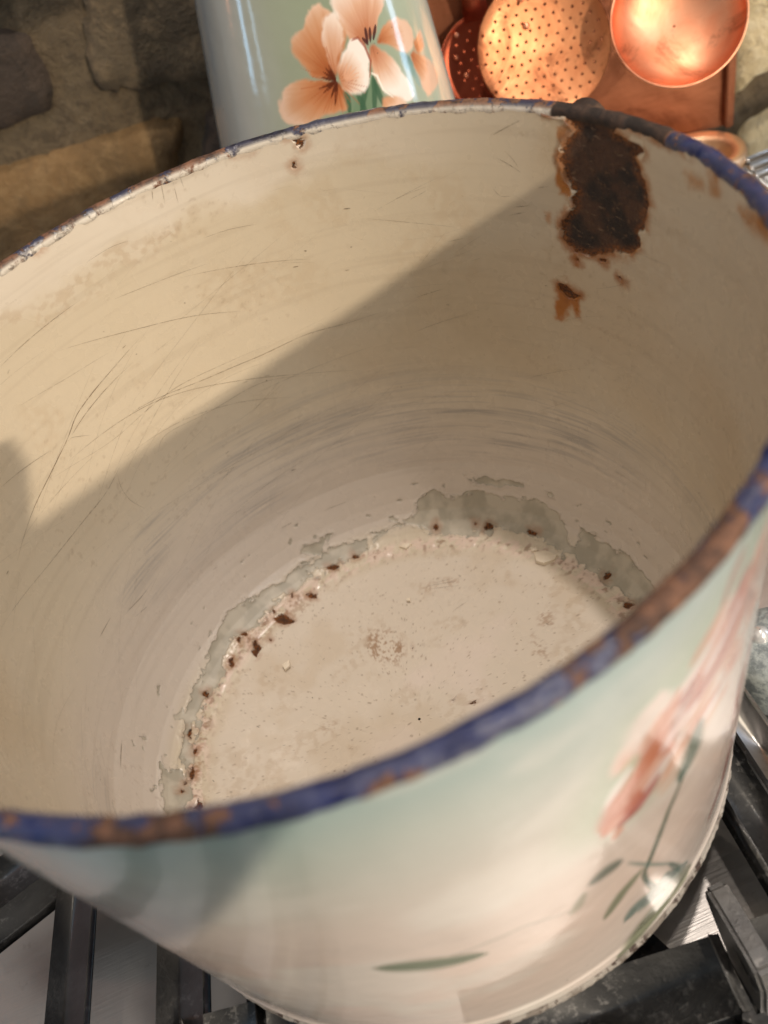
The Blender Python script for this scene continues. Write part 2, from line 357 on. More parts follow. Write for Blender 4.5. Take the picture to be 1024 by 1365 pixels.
def inside(px):
    """where the line of sight through a photo point meets the inside of the pail: chart coordinates"""
    v = ray(px); t0 = (H - CAM[2]) / v[2] - 0.05; t = np.linspace(t0, 4.2, 9000); P = CAM + t[:, None] * v
    r = np.hypot(P[:, 0], P[:, 1]); zi = np.interp(r, prof[:11, 0], prof[:11, 1], right=9)
    rr = np.interp(P[:, 2], prof[4:, 1], prof[4:, 0]); far = (P[:, 1] > -0.3) | (r < 0.5)
    bad = ((r > rr) | (P[:, 2] < np.interp(r, prof[:6, 0], prof[:6, 1]))) & (t > t0 + 0.06) & far
    i = bad.argmax(); return chart_of(P[i])
def chart_pts(pts, off=(0, 0), k=1.0): return np.array([inside((off[0] + p[0] * k, off[1] + p[1] * k)) for p in pts])
def on_inside(a, s, lift=0.0):
    r, z = prof_at(s); th = a / 0.85 + math.pi / 2
    ds = 1e-3; r2, z2 = prof_at(s + ds); nr, nz = -(z2 - z), (r2 - r); l = np.hypot(nr, nz) + 1e-12
    r = r + lift * nr / l; z = z + lift * nz / l
    return np.stack([r * np.cos(th), r * np.sin(th), z], -1)

pail = thing('enamel_pail', 'large worn cream enamel pail with rusted blue rim standing on the stove grate', 'pail', (0, 0, 0))

# inside sheet
phi = np.concatenate([np.linspace(-1.98, 1.98, 920), np.linspace(1.98, 2 * math.pi - 1.98, 122)[1:-1]])
ss = np.concatenate([np.linspace(0.004, 0.64, 110), np.linspace(0.643, 0.98, 100), np.linspace(0.984, _sl[-1], 330)])
A, SS = np.meshgrid(np.where(phi > math.pi, phi - 2 * math.pi, phi) * 0.85, ss)
PA = np.stack([A.ravel(), SS.ravel()], 1)
wob = 0.009 * (fbm(PA[:, 0] * 6 + 9, PA[:, 1] * 26, 4) - 0.5)               # ragged outlines
PW = PA + np.stack([0.026 * (fbm(PA[:, 0] * 26, PA[:, 1] * 26, 4) - 0.5), 0.026 * (fbm(PA[:, 0] * 26 + 50, PA[:, 1] * 26 + 9, 4) - 0.5)], 1)

z7 = ((680, 120), 240 / 1024)
rust_out = [(238, 40), (242, 90), (270, 115), (310, 140), (340, 190), (370, 215), (345, 255), (310, 310), (295, 370), (300, 430), (320, 500), (350, 560), (365, 580), (335, 600), (370, 660), (340, 690), (310, 750), (298, 760), (300, 830), (325, 900), (400, 930), (460, 945), (530, 930), (560, 925), (640, 940), (700, 930), (740, 890), (735, 850), (715, 830), (745, 800), (770, 720), (790, 660), (770, 540), (740, 480), (730, 440), (690, 390), (760, 370), (740, 330), (690, 305), (620, 265), (580, 250), (605, 210), (610, 185), (660, 160), (700, 152)]
rp = chart_pts(rust_out, *z7); top = _sl[-1] + 0.05
rp[0, 1] = top; rp[0, 0] = rp[1, 0]; rp = np.vstack([rp, [rp[-1, 0], top]])
rust = sdf_poly(PW, rp, 0.08)
lip = np.zeros(len(PA)); lip[(PA[:, 0] > rp[:, 0].mean() + 0.035) & (PA[:, 0] < rp[:, 0].mean() + 0.22) & (PA[:, 1] > rp[:, 1].min() + 0.03)] = 1.0   # pale broken edge on its left side
halo = np.where((np.abs(PA[:, 0] - rp[:, 0].mean()) < 0.25) & (PA[:, 1] > 1.2), 1.0, np.where(PA[:, 1] < 0.6, 0.15, 0.5))
def blob(pts, off, k, m=0.05):
    global rust
    rust = np.maximum(rust, sdf_poly(PW, chart_pts(pts, off, k), m))
def dot(x, y, rx, ry, off, k):
    j = rng.random(8) * 0.6 + 0.6
    blob([(x + rx * j[i] * math.cos(i * math.pi / 4), y + ry * j[i] * math.sin(i * math.pi / 4)) for i in range(8)], off, k)
blob([(275, 1100), (310, 1100), (350, 1150), (392, 1180), (370, 1195), (330, 1185), (285, 1140)], *z7)
blob([(620, 1060), (645, 1085), (640, 1100), (625, 1075)], *z7)
for x, y in ((520, 962), (380, 975)): dot(x, y, 14, 10, *z7)
z3 = ((150, 600), 500 / 1024); z4 = ((500, 560), 524 / 1024); z1 = ((0, 0), 0.5); z2 = ((512, 0), 0.5); z8 = ((0, 400), 0.5)
for x, y, rx, ry in ((470, 465, 27, 14), (392, 540, 14, 20), (325, 578, 10, 14), (545, 398, 14, 8), (605, 320, 20, 7), (660, 288, 14, 7), (257, 665, 9, 11), (210, 772, 7, 10), (240, 975, 14, 22), (190, 925, 6, 9), (225, 820, 6, 9), (220, 880, 6, 22), (200, 905, 4, 6), (885, 208, 10, 9), (1018, 213, 9, 10), (360, 505, 9, 7), (490, 398, 5, 8), (440, 440, 5, 7), (348, 520, 6, 5), (820, 535, 5, 4), (430, 515, 6, 5)): dot(x, y, rx, ry, *z3)
for x, y, rx, ry in ((160, 275, 8, 8), (298, 278, 12, 10), (410, 293, 18, 7), (600, 405, 9, 12), (658, 483, 13, 10), (260, 268, 5, 4), (258, 736, 7, 6), (208, 728, 3, 9)): dot(x, y, rx, ry, *z4)
for x, y, rx, ry in ((785, 440, 8, 11), (648, 396, 26, 14), (775, 360, 14, 12), (795, 378, 12, 10), (782, 370, 22, 5), (100, 660, 6, 6)): dot(x, y, rx, ry, *z1)
for x, y, rx, ry in ((800, 350, 22, 9), (740, 340, 26, 9), (690, 335, 18, 7), (850, 378, 20, 8)): dot(x, y, rx, ry, *z2)
# flaked ring at the foot of the wall
PW = PW + 0.011 * np.stack([fbm(PA[:, 0] * 95, PA[:, 1] * 95 + 3, 2) - .5, fbm(PA[:, 0] * 95 + 30, PA[:, 1] * 95, 2) - .5], 1)
ring3 = [(150, 1010), (128, 900), (135, 845), (150, 872), (186, 860), (190, 800), (205, 700), (235, 620), (255, 560), (285, 510), (300, 460), (370, 400), (400, 395), (450, 370), (510, 312), (575, 287), (520, 282), (518, 262), (600, 225), (578, 272), (620, 262), (700, 235), (800, 203)]
ring4 = [(95, 250), (110, 208), (150, 185), (215, 200), (270, 180), (330, 200), (380, 205), (420, 210), (470, 240), (495, 270), (500, 320), (520, 332), (535, 282), (570, 295), (610, 330), (650, 350), (690, 390), (740, 450), (790, 520)]
inn4 = [(740, 535), (690, 492), (620, 440), (530, 380), (520, 350), (470, 330), (400, 300), (310, 275), (300, 303), (200, 305), (140, 292), (110, 282), (60, 268), (0, 318)]
inn3 = [(720, 262), (640, 302), (580, 322), (578, 355), (530, 345), (510, 382), (450, 415), (400, 482), (360, 500), (320, 530), (300, 582), (312, 620), (290, 662), (250, 690), (240, 760), (225, 820), (220, 900), (215, 1010)]
rg = np.vstack([chart_pts(ring3, *z3), chart_pts(ring4, *z4), chart_pts(inn4, *z4), chart_pts(inn3, *z3)])
chip = sdf_poly(PW, rg, 0.05)
for pts, z in (([(238, 145), (262, 140), (270, 152), (330, 155), (385, 165), (388, 176), (330, 172), (260, 165)], z4), ([(448, 188), (460, 190), (462, 198), (450, 196)], z4), ([(755, 190), (765, 183), (775, 192), (760, 198)], z3)):
    chip = np.maximum(chip, sdf_poly(PW, chart_pts(pts, *z), 0.05))
for pts, z in (([(690, 262), (715, 246), (722, 262), (700, 268)], z3), ([(530, 335), (575, 318), (580, 350), (545, 352)], z3)):
    chip = np.minimum(chip, -sdf_poly(PW, chart_pts(pts, *z), 0.05))
# enamel left standing in the flaked ring, and small extra flakes beside it
isl = fbm(PA[:, 0] * 30 + 4, PA[:, 1] * 44 + 8, 3); near_floor = 1 - sstep(PA[:, 1], 0.70, 0.735)
chip = np.where((isl > 0.66 - 0.10 * near_floor) & (chip < 0.012 + 0.03 * near_floor), np.minimum(chip, (0.66 - 0.10 * near_floor - isl) * 0.12), chip)
side = (np.abs(PA[:, 0]) < 1.25) & (PA[:, 1] > 0.69) & (PA[:, 1] < 0.90); chip = np.where(side & (fbm(PA[:, 0] * 24 + 60, PA[:, 1] * 40 + 1, 3) > 0.78), np.maximum(chip, 0.004), chip)
# stains (soft)
stain = np.zeros(len(PA)); smudge = np.zeros(len(PA))
def soft(arr, pts, z, spread, amt):
    d = sdf_poly(PW, chart_pts(pts, *z), spread * 1.01); np.maximum(arr, amt * sstep(d, -spread, spread * 0.6), out=arr)
soft(stain, [(262, 480), (290, 455), (330, 560), (325, 600), (275, 590)], z7, 0.012, 0.95)
soft(stain, [(280, 230), (330, 200), (300, 320), (285, 420), (265, 380)], z7, 0.010, 0.6)
soft(stain, [(215, 700), (235, 700), (230, 740), (215, 745)], z7, 0.012, 0.5)
soft(stain, [(255, 1200), (280, 1100), (390, 1180), (400, 1300), (380, 1290), (350, 1215), (310, 1300), (270, 1290)], z7, 0.014, 0.75)
soft(stain, [(365, 940), (375, 940), (380, 1000), (370, 1000)], z7, 0.006, 0.7)
soft(stain, [(690, 360), (720, 380), (740, 480), (760, 540), (720, 480)], z7, 0.014, 0.7)
soft(stain, [(630, 860), (740, 860), (730, 930), (640, 945)], z7, 0.01, 0.8)
soft(stain, [(805, 470), (850, 480), (850, 490), (810, 485)], z2, 0.02, 0.6)
soft(stain, [(870, 450), (900, 460), (895, 520), (875, 510)], z2, 0.02, 0.6)
soft(stain, [(950, 560), (1020, 590), (1024, 640), (970, 600)], z2, 0.025, 0.7)
soft(stain, [(150, 268), (175, 275), (172, 290), (155, 285)], z4, 0.012, 0.6)
soft(stain, [(285, 260), (310, 270), (300, 300), (288, 295)], z4, 0.01, 0.6)
soft(stain, [(600, 650 - 60), (640, 600), (640, 610), (610, 600)], z4, 0.01, 0.3)
soft(smudge, [(700, 500), (760, 490), (800, 540), (780, 580), (720, 580), (700, 550)], z3, 0.035, 0.75)
soft(smudge, [(840, 370), (940, 350), (950, 375), (860, 385)], z3, 0.02, 0.4)
soft(smudge, [(430, 500), (460, 510), (470, 540), (430, 530)], z4, 0.02, 0.55)
soft(smudge, [(405, 560), (440, 590), (450, 620), (420, 610)], z4, 0.02, 0.5)
soft(smudge, [(0, 540), (60, 550), (80, 610), (20, 640), (0, 620)], z4, 0.03, 0.4)
soft(smudge, [(560, 750), (610, 740), (600, 770), (570, 765)], z3, 0.02, 0.35)
soft(smudge, [(300, 560), (380, 480), (480, 420), (560, 390), (540, 430), (440, 490), (360, 560), (310, 620)], z3, 0.02, 0.45)
soft(smudge, [(225, 800), (260, 700), (270, 720), (250, 820), (240, 960), (225, 960)], z3, 0.018, 0.5)
# pigment of the old enamel: cream, tan film, rubbed grey band, specks, stains
a_, s_ = PA[:, 0], PA[:, 1]; fx, fy = np.where(s_ < 0.66, np.sin(a_ / .85) * s_ + 7, a_), np.where(s_ < 0.66, np.cos(a_ / .85) * s_ + 7, s_)
big = fbm(fx * 3.2 + 3, fy * 3.2 + 3, 4); fine = fbm(fx * 22, fy * 22, 4); vfine = fbm(fx * 70 + 11, fy * 70, 3)
ck = Canvas(PA, lin((206, 194, 172)) + (lin((218, 207, 188)) - lin((206, 194, 172))) * sstep(big, .3, .7)[:, None])
ck.mix(0.8 * sstep(s_ + 0.5 * (big - .5), 1.05, 1.55), lin((195, 181, 157))); ck.mix(0.8 * (1 - sstep(s_, 0.6, 0.67)), lin((222, 212, 199)))
ck.mix(0.13 * sstep(fbm(fx * 6.5 + 40, fy * 6.5 + 2, 6), .50, .68) * sstep(s_, 1.45, 1.75) * sstep(vfine, .3, .6), lin((160, 126, 82)))
ck.mix(0.25 * sstep(fbm(fx * 2.2 + 60, fy * 2.2 + 4, 3), .5, .7) * sstep(s_, 1.1, 1.4), lin((178, 150, 108)))
ed = s_ + 0.20 * (fbm(fx * 5 + 80, fy * 5, 5) - .5) - 0.05 * sstep(-a_, -0.1, 0.6)
ck.mix(0.6 * sstep(ed, 1.90, 1.975) * sstep(a_, -0.9, -0.1), lin((216, 206, 192)))
ck.mix(0.2 * sstep(ed, 1.90, 1.93) * (1 - sstep(ed, 1.935, 1.95)) * sstep(vfine, .4, .6) * sstep(a_, -0.2, 0.1), lin((150, 112, 66)))
wht = sstep(s_, .72, .80) * (1 - sstep(s_, .95, 1.35)); ck.mix(0.75 * wht, lin((212, 203, 195)))
sw = s_ + 0.05 * (fbm(a_ * 1.3 + 5, s_ * 2, 3) - .5) + 0.012 * np.sin(a_ * 3)
st1 = fbm(a_ * 1.6 + 3, sw * 34, 5); st2 = fbm(a_ * 5.5 + 9, sw * 170, 3); st3 = fbm(a_ * 2.5 + 30, sw * 60 + 7, 4)
bnd = sstep(s_, .93, 1.04) * (1 - sstep(s_, 1.14, 1.42)); patchy = sstep(fbm(a_ * 2.1 + 15, s_ * 4 + 3, 3), .34, .62)
ck.mix(bnd * patchy * (0.26 * sstep(st1, .36, .80) + 0.34 * sstep(st2, .50, .74)).clip(0, 1), lin((126, 125, 128)))
ck.mix(0.09 * sstep(st3, .55, .75) * sstep(s_, .8, .95), lin((128, 108, 84)))
crust = sstep(s_, .625, .665) * (1 - sstep(s_, .69, .72)); ck.mix(crust * sstep(fbm(fx * 34, fy * 34 + a_ * 20, 4), .42, .6) * .8, lin((226, 205, 192)))
ck.mix(crust * sstep(fbm(a_ * 50, s_ * 50, 4), .60, .70) * .6, lin((138, 104, 82)))
ck.mix(0.18 * sstep(vfine, .70, .80) * sstep(big, .45, .6), lin((120, 92, 62)))
flr = 1 - sstep(s_, 0.62, 0.68)
ck.mix(0.45 * flr * sstep(fbm(fx * 5 + 90, fy * 5, 4), .48, .68), lin((206, 190, 168))); ck.mix(0.5 * flr * sstep(fbm(fx * 3.5 + 30, fy * 3.5 + 60, 3), .52, .7), lin((232, 218, 210)))
ck.mix(0.22 * flr * sstep(fbm(fx * 11 + 12, fy * 11, 5), .56, .7) * sstep(vfine, .4, .6), lin((168, 140, 104))); ck.mix(0.5 * flr * sstep(fbm(fx * 120 + 3, fy * 120, 2), .80, .86), lin((120, 92, 66)))
ck.mix((1.4 * stain * sstep(fine, .05, .5)).clip(0, 1), lin((164, 98, 22))); ck.mix((0.85 * smudge * sstep(fine * .3 + .7 * fbm(fx * 130, fy * 130, 3), .48, .62)).clip(0, 1), lin((140, 92, 42)))
# real relief: enamel thickness, rough rust, dents
lift = -0.0022 * sstep(chip, -0.004, 0.005) - 0.0065 * sstep(rust, -0.003, 0.004) + 0.0045 * sstep(rust, 0.0, 0.01) * (fbm(PA[:, 0] * 70, PA[:, 1] * 70, 3) - 0.5)
edge_up = 0.0014 * np.exp(-((chip + 0.006) / 0.004) ** 2) + 0.004 * lip * np.exp(-((rust + 0.006) / 0.005) ** 2)
dent = 0.012 * (fbm(PA[:, 0] * 2.1 + 3, PA[:, 1] * 2.1 + 8, 2) - 0.5) * sstep(PA[:, 1], 0.75, 1.1) * sstep(_sl[-1] - PA[:, 1], 0.0, 0.2)
ridge = 0.006 * np.exp(-((PA[:, 1] - 0.672) / 0.02) ** 2) * (0.5 + fbm(PA[:, 0] * 20, PA[:, 1] * 20, 3))
flo = crust * 0.006 * (fbm(fx * 34, fy * 34 + a_ * 20, 4) - .3) + 0.006 * (fbm(np.sin(PA[:, 0] / 0.85) * PA[:, 1] * 4 + 20, np.cos(PA[:, 0] / 0.85) * PA[:, 1] * 4 + 20, 2) - 0.5) * sstep(0.66 - PA[:, 1], 0, 0.1)
V = on_inside(PA[:, 0], PA[:, 1], lift + edge_up + dent + ridge + flo)
me = mesh_np('interior', V, grid_faces(len(ss), len(phi), True)[:, ::-1])
floorxy = PA[:, 1] < 0.66
chx = np.where(floorxy, V[:, 0], PA[:, 0]); 
attr_v(me, 'chart', np.stack([PA[:, 0] * np.where(floorxy, PA[:, 1] / 0.66, 1.0), PA[:, 1], np.zeros(len(PA))], 1))
for nme, v in (('rust', rust), ('chip', chip), ('stain', stain), ('smudge', smudge), ('lip', lip), ('halo', halo)): attr_f(me, nme, v)
attr_f(me, 'fine', fine); attr_f(me, 'rusty', fbm(fx * 26 + 5, fy * 26, 5))
ca = me.color_attributes.new('paint', 'FLOAT_COLOR', 'POINT'); ca.data.foreach_set('color', np.concatenate([ck.c, np.ones((len(ck.c), 1))], 1).astype(np.float32).ravel())
tag(obj('interior', me, INSIDE, pail), 'cream scratched inside with a dark rust patch and a flaked grey ring')

# outside sheet with its painted flowers
r_out = lambda z: 0.832 + (0.985 - 0.832) * z / H
def outside(px):
    v = ray(px); t = np.linspace(0.3, 3.0, 12000); P = CAM + t[:, None] * v; r = np.hypot(P[:, 0], P[:, 1]); k = (r < r_out(P[:, 2])) & (P[:, 2] < H)
    i = k.argmax() if k.any() else np.abs(r - r_out(P[:, 2])).argmin()
    return (math.atan2(P[i, 1], P[i, 0]) + math.pi / 2) * 0.9, P[i, 2]
def out_pts(pts): return np.array([outside(p) for p in pts])
oph = np.concatenate([np.linspace(-1.25, 1.75, 520), np.linspace(1.75, 2 * math.pi - 1.25, 150)[1:-1]])
oz = np.linspace(0.012, H - 0.004, 240)
OA, OZ = np.meshgrid(np.where(oph > math.pi, oph - 2 * math.pi, oph) * 0.9, oz); OP = np.stack([OA.ravel(), OZ.ravel()], 1)
hh = (OP[:, 1] / H + 0.10 * (fbm(OP[:, 0] * 2, OP[:, 1] * 2, 3) - 0.5))
stops = np.array([0, 0.35, 0.62, 0.85, 1.0]); cols = np.array([lin(c) for c in ((220, 208, 198), (230, 208, 194), (216, 202, 190), (182, 190, 180), (146, 176, 174))])
base = np.stack([np.interp(hh, stops, cols[:, k]) for k in range(3)], 1)
cv = Canvas(OP, base)
cloudy_highlight = sstep(fbm(OP[:, 0] * 3 + 4, OP[:, 1] * 5, 4), 0.5, 0.7); cv.mix(0.55 * cloudy_highlight, lin((226, 222, 212)))  # pale cloudy highlights of the gloss, painted into the outside colour
# soft green wash behind the flowers
cv.stroke(out_pts([(1012, 720), (950, 850), (880, 960), (830, 1060)]), 0.10, 0.12, (150, 172, 138), 0.55, 0.6, False)
FL = out_pts([(890, 985), (958, 880), (860, 1075), (1000, 790)])
def flower(c, R, rot, n, cols, seed):
    for i in range(n):
        a = rot + i * 2 * math.pi / n; w = 0.62
        pts = [c + R * np.array([math.cos(a + d) * q, math.sin(a + d) * q]) for d, q in ((0, 0.05), (-w * .55, 0.5), (-w * .62, 0.85), (-w * .25, 1.05), (w * .2, 0.98), (w * .6, 0.82), (w * .5, 0.45))]
        cv.petal(pts, c, cols, 0.012, 1.0, R * 1.1, seed + i)
    for i in range(7):
        a = rot + 0.3 + i * 0.8; cv.stroke(np.array([c, c + R * 0.32 * np.array([math.cos(a), math.sin(a)])]), 0.006, 0.004, (92, 36, 22), 0.9)
flower(FL[1], 0.16, 0.4, 5, ((120, 56, 38), (186, 110, 82), (206, 152, 126), (222, 196, 180)), 1)
flower(FL[0], 0.15, 1.2, 5, ((124, 60, 38), (190, 116, 84), (212, 160, 130), (226, 204, 190)), 6)
flower(FL[3], 0.15, 0.1, 5, ((120, 54, 38), (182, 106, 78), (206, 150, 122), (222, 196, 180)), 12)
for p, w, c, al in (([(1004, 750), (962, 855), (915, 935), (868, 1002)], .055, (190, 100, 62), .95), ([(880, 925), (866, 962), (876, 992)], .05, (232, 214, 204), .9), ([(990, 800), (958, 868), (936, 918)], .024, (238, 226, 218), .95), ([(906, 955), (862, 1028), (828, 1082), (807, 1112)], .055, (194, 100, 64), .95), ([(894, 985), (858, 1040), (832, 1078)], .016, (226, 186, 164), .8),
                    ([(972, 845), (945, 905), (912, 962)], .014, (160, 66, 42), .8), ([(925, 905), (905, 950), (898, 985)], .02, (118, 48, 30), .75), ([(1010, 820), (992, 890), (974, 965)], .035, (170, 76, 50), .9), ([(950, 930), (925, 985), (900, 1030)], .022, (234, 216, 206), .9), ([(848, 1005), (836, 1030), (830, 1058)], .02, (140, 160, 118), .6)):
    cv.stroke(out_pts(p), w, w, c, al, 0.5)
r5 = np.random.default_rng(11)
for ax_pts, n_, spread in (([(1008, 742), (965, 850), (918, 930), (880, 985)], 26, 26), ([(915, 940), (868, 1020), (830, 1080), (806, 1114)], 20, 20), ([(1012, 800), (994, 880), (975, 955)], 10, 10)):
    ax_ = np.array(ax_pts, float)
    for q in range(n_):
        o_ = r5.normal(0, spread * 0.55, 2) * np.array([1.0, 0.8]); t0, t1 = sorted(r5.uniform(0, 1, 2)); t1 = min(1, t0 + max(0.25, t1 - t0)); tt_ = np.linspace(t0, t1, 4) * (len(ax_) - 1)
        pp = np.stack([np.interp(tt_, np.arange(len(ax_)), ax_[:, k]) for k in (0, 1)], 1) + o_
        pp = pp[pp[:, 0] < 1000 - (pp[:, 1] - 800) * 0.15]
        if len(pp) > 1: cv.stroke(out_pts(pp), r5.uniform(.008, .02), r5.uniform(.008, .02), [(236, 220, 212), (206, 122, 84), (186, 88, 52), (224, 168, 140), (158, 62, 40), (240, 230, 224)][r5.integers(6)], r5.uniform(.55, .95), 0.5)
for p, w, c, al in (([(905, 920), (870, 1000), (835, 1060), (805, 1110)], .030, (206, 130, 96), .8), ([(880, 1030), (850, 1075), (820, 1105)], .016, (168, 60, 40), .85), ([(960, 930), (910, 1010), (880, 1060)], .03, (224, 196, 176), .8), ([(1005, 850), (985, 940), (962, 1040), (942, 1098)], .018, (150, 52, 40), .9),
                    ([(932, 960), (922, 1000), (905, 1040)], .030, (52, 96, 78), .85), ([(915, 1020), (890, 1080), (868, 1140), (858, 1165), (866, 1182)], .009, (66, 90, 66), .9), ([(830, 1148), (808, 1162), (786, 1180)], .024, (84, 98, 82), .85), ([(836, 1150), (862, 1152), (900, 1150)], .005, (110, 134, 124), .8),
                    ([(858, 1172), (876, 1186), (885, 1168), (906, 1158), (890, 1150)], .013, (84, 108, 96), .85), ([(856, 1158), (830, 1190), (806, 1226)], .020, (104, 118, 86), .8), ([(916, 1150), (890, 1176), (848, 1210), (834, 1228)], .034, (98, 124, 116), .85), ([(920, 1155), (893, 1188), (862, 1230), (824, 1278)], .055, (102, 112, 82), .85), ([(780, 1190), (770, 1210), (760, 1220)], .014, (136, 144, 116), .6),
                    ([(500, 1290), (545, 1288), (590, 1284), (648, 1272)], .030, (70, 94, 44), .95), ([(600, 1275), (700, 1235), (760, 1215)], .003, (140, 140, 124), .7)):
    cv.stroke(out_pts(p), w, w, c, al, 0.55)
V = np.stack([r_out(OP[:, 1]) * np.sin(OP[:, 0] / 0.9), -r_out(OP[:, 1]) * np.cos(OP[:, 0] / 0.9), OP[:, 1]], 1)
zb = OP[:, 1]; bead = 0.006 * np.exp(-((zb - 0.075) / 0.010) ** 2) - 0.004 * np.exp(-((zb - 0.052) / 0.008) ** 2)
dn = 0.014 * (fbm(OP[:, 0] * 1.8 + 31, OP[:, 1] * 1.8, 2) - 0.5)
V[:, :2] *= (1 + bead + dn * sstep(zb, 0.1, 0.3) * sstep(H - zb, 0.05, 0.3))[:, None]
me = mesh_np('outer_wall', V, grid_faces(len(oz), len(oph), True))
ca = me.color_attributes.new('paint', 'FLOAT_COLOR', 'POINT'); ca.data.foreach_set('color', np.concatenate([cv.c, np.ones((len(cv.c), 1))], 1).astype(np.float32).ravel())
tag(obj('outer_wall', me, OUT, pail), 'glossy mint and cream outside painted with orange flowers and green stems')
obj('underside', lathe('underside', [(0.002, 0.006), (0.5, 0.006), (0.80, 0.006), (0.825, 0.002)], 128), FOOT, pail)

# rolled rim
n, k = 720, 16; th = np.linspace(0, 2 * math.pi, n, endpoint=False); al = np.linspace(0, 2 * math.pi, k, endpoint=False)
TH, AL = np.meshgrid(th, al, indexing='ij'); jit = 0.0060 * (fbm(TH * 34, AL * 1.2, 4) - 0.5)
rc_, tr = 0.986, 0.0165 + jit
V = np.stack([(rc_ + 1.25 * tr * np.cos(AL)) * np.cos(TH), (rc_ + 1.25 * tr * np.cos(AL)) * np.sin(TH), H - 0.008 + 1.05 * tr * np.sin(AL)], -1).reshape(-1, 3)
me = mesh_np('rim', V, grid_faces(n, k, True)); ff = np.stack([(np.arange(k) + (n - 1) * k), (np.arange(k) + 1) % k + (n - 1) * k, (np.arange(k) + 1) % k, np.arange(k)], 1)
me = mesh_np('rim', V, np.vstack([grid_faces(n, k, True), ff]))
thd = (np.degrees(TH) + 180) % 360 - 180
patch = rp[:, 0]; a0, a1 = np.degrees(patch.min() / 0.85) + 90, np.degrees(patch.max() / 0.85) + 90
wear = 0.0 + 0.55 * ((thd > a0 - 3) & (thd < a1 - 1)) - 0.03 * ((thd > -20) & (thd < 30)) + 0.03 * ((thd > 40) & (thd < 150))
inner = sstep(-np.cos(AL) - 0.35 * np.sin(AL), 0.35, 0.75)
attr_f(me, 'wear', wear.ravel()); attr_f(me, 'far', ((thd > 5) & (thd < 185)).astype(float).ravel()); attr_f(me, 'white', (inner * ((thd > 20) & (thd < 175)) * ~((thd > a0 - 3) & (thd < a1 - 1))).ravel())
tag(obj('rim', me, RIM, pail), 'dark blue rolled rim worn to brown rust in patches')
al = np.linspace(0, 2 * math.pi, 10, endpoint=False); TH, AL = np.meshgrid(th, al, indexing='ij'); tr = 0.013 + 0.005 * (fbm(TH * 60, AL, 3) - 0.5)
V = np.stack([(0.829 + tr * np.cos(AL)) * np.cos(TH), (0.829 + tr * np.cos(AL)) * np.sin(TH), 0.013 + tr * np.sin(AL)], -1).reshape(-1, 3)
ff = np.stack([(np.arange(10) + (n - 1) * 10), (np.arange(10) + 1) % 10 + (n - 1) * 10, (np.arange(10) + 1) % 10, np.arange(10)], 1)
tag(obj('foot_ring', mesh_np('foot_ring', V, np.vstack([grid_faces(n, 10, True), ff])), FOOT, pail), 'chipped white foot edge of the pail')

# rusty ear that held the bail handle, just outside the rim
RUSTY = None
def mat_rusty():
    m = Mat('rusty_iron'); co = m.obj_co(); n1 = m.noise(co, 60, 6, 0.7); col = m.mix(m.step(n1, 0.4, 0.65), L3(52, 40, 34), L3(104, 78, 58)); m.bump(n1, 0.6, 0.002); return m.done(col, 0.65, 0.2)
RUSTY = mat_rusty()
def rim_angle(px):
    p = at_z(px, H + 0.01); return math.atan2(p[1], p[0])
ea = rim_angle((757, 137)); ec = np.array([1.03 * math.cos(ea), 1.03 * math.sin(ea), H - 0.098]); et = np.array([-math.sin(ea), math.cos(ea), 0]); er = np.array([math.cos(ea), math.sin(ea), 0])
bm = bmesh.new(); ring = []
prof2 = [(math.cos(t) * 0.075, math.sin(t) * 0.085) for t in np.linspace(0, math.pi, 15)] + [(-0.075, -0.10), (-0.03, -0.16), (0.03, -0.16), (0.075, -0.10)]
for o_ in (-0.022, 0.022): ring.append([bm.verts.new(Vector(ec + et * x + np.array([0, 0, y]) + er * (o_ + 0.012 * (1 - (x / .075) ** 2)))) for x, y in prof2])
bm.faces.new(ring[0]); bm.faces.new(ring[1][::-1])
for i in range(len(prof2)): j = (i + 1) % len(prof2); bm.faces.new((ring[0][i], ring[0][j], ring[1][j], ring[1][i]))
bmesh.ops.bevel(bm, geom=[e for e in bm.edges if len(e.link_faces) == 2 and e.calc_face_angle(0) > 0.9], offset=0.008, segments=2, affect='EDGES')
tag(obj('handle_ear', bm_mesh('handle_ear', bm), RUSTY, pail), 'rounded rusty handle ear behind the rim')

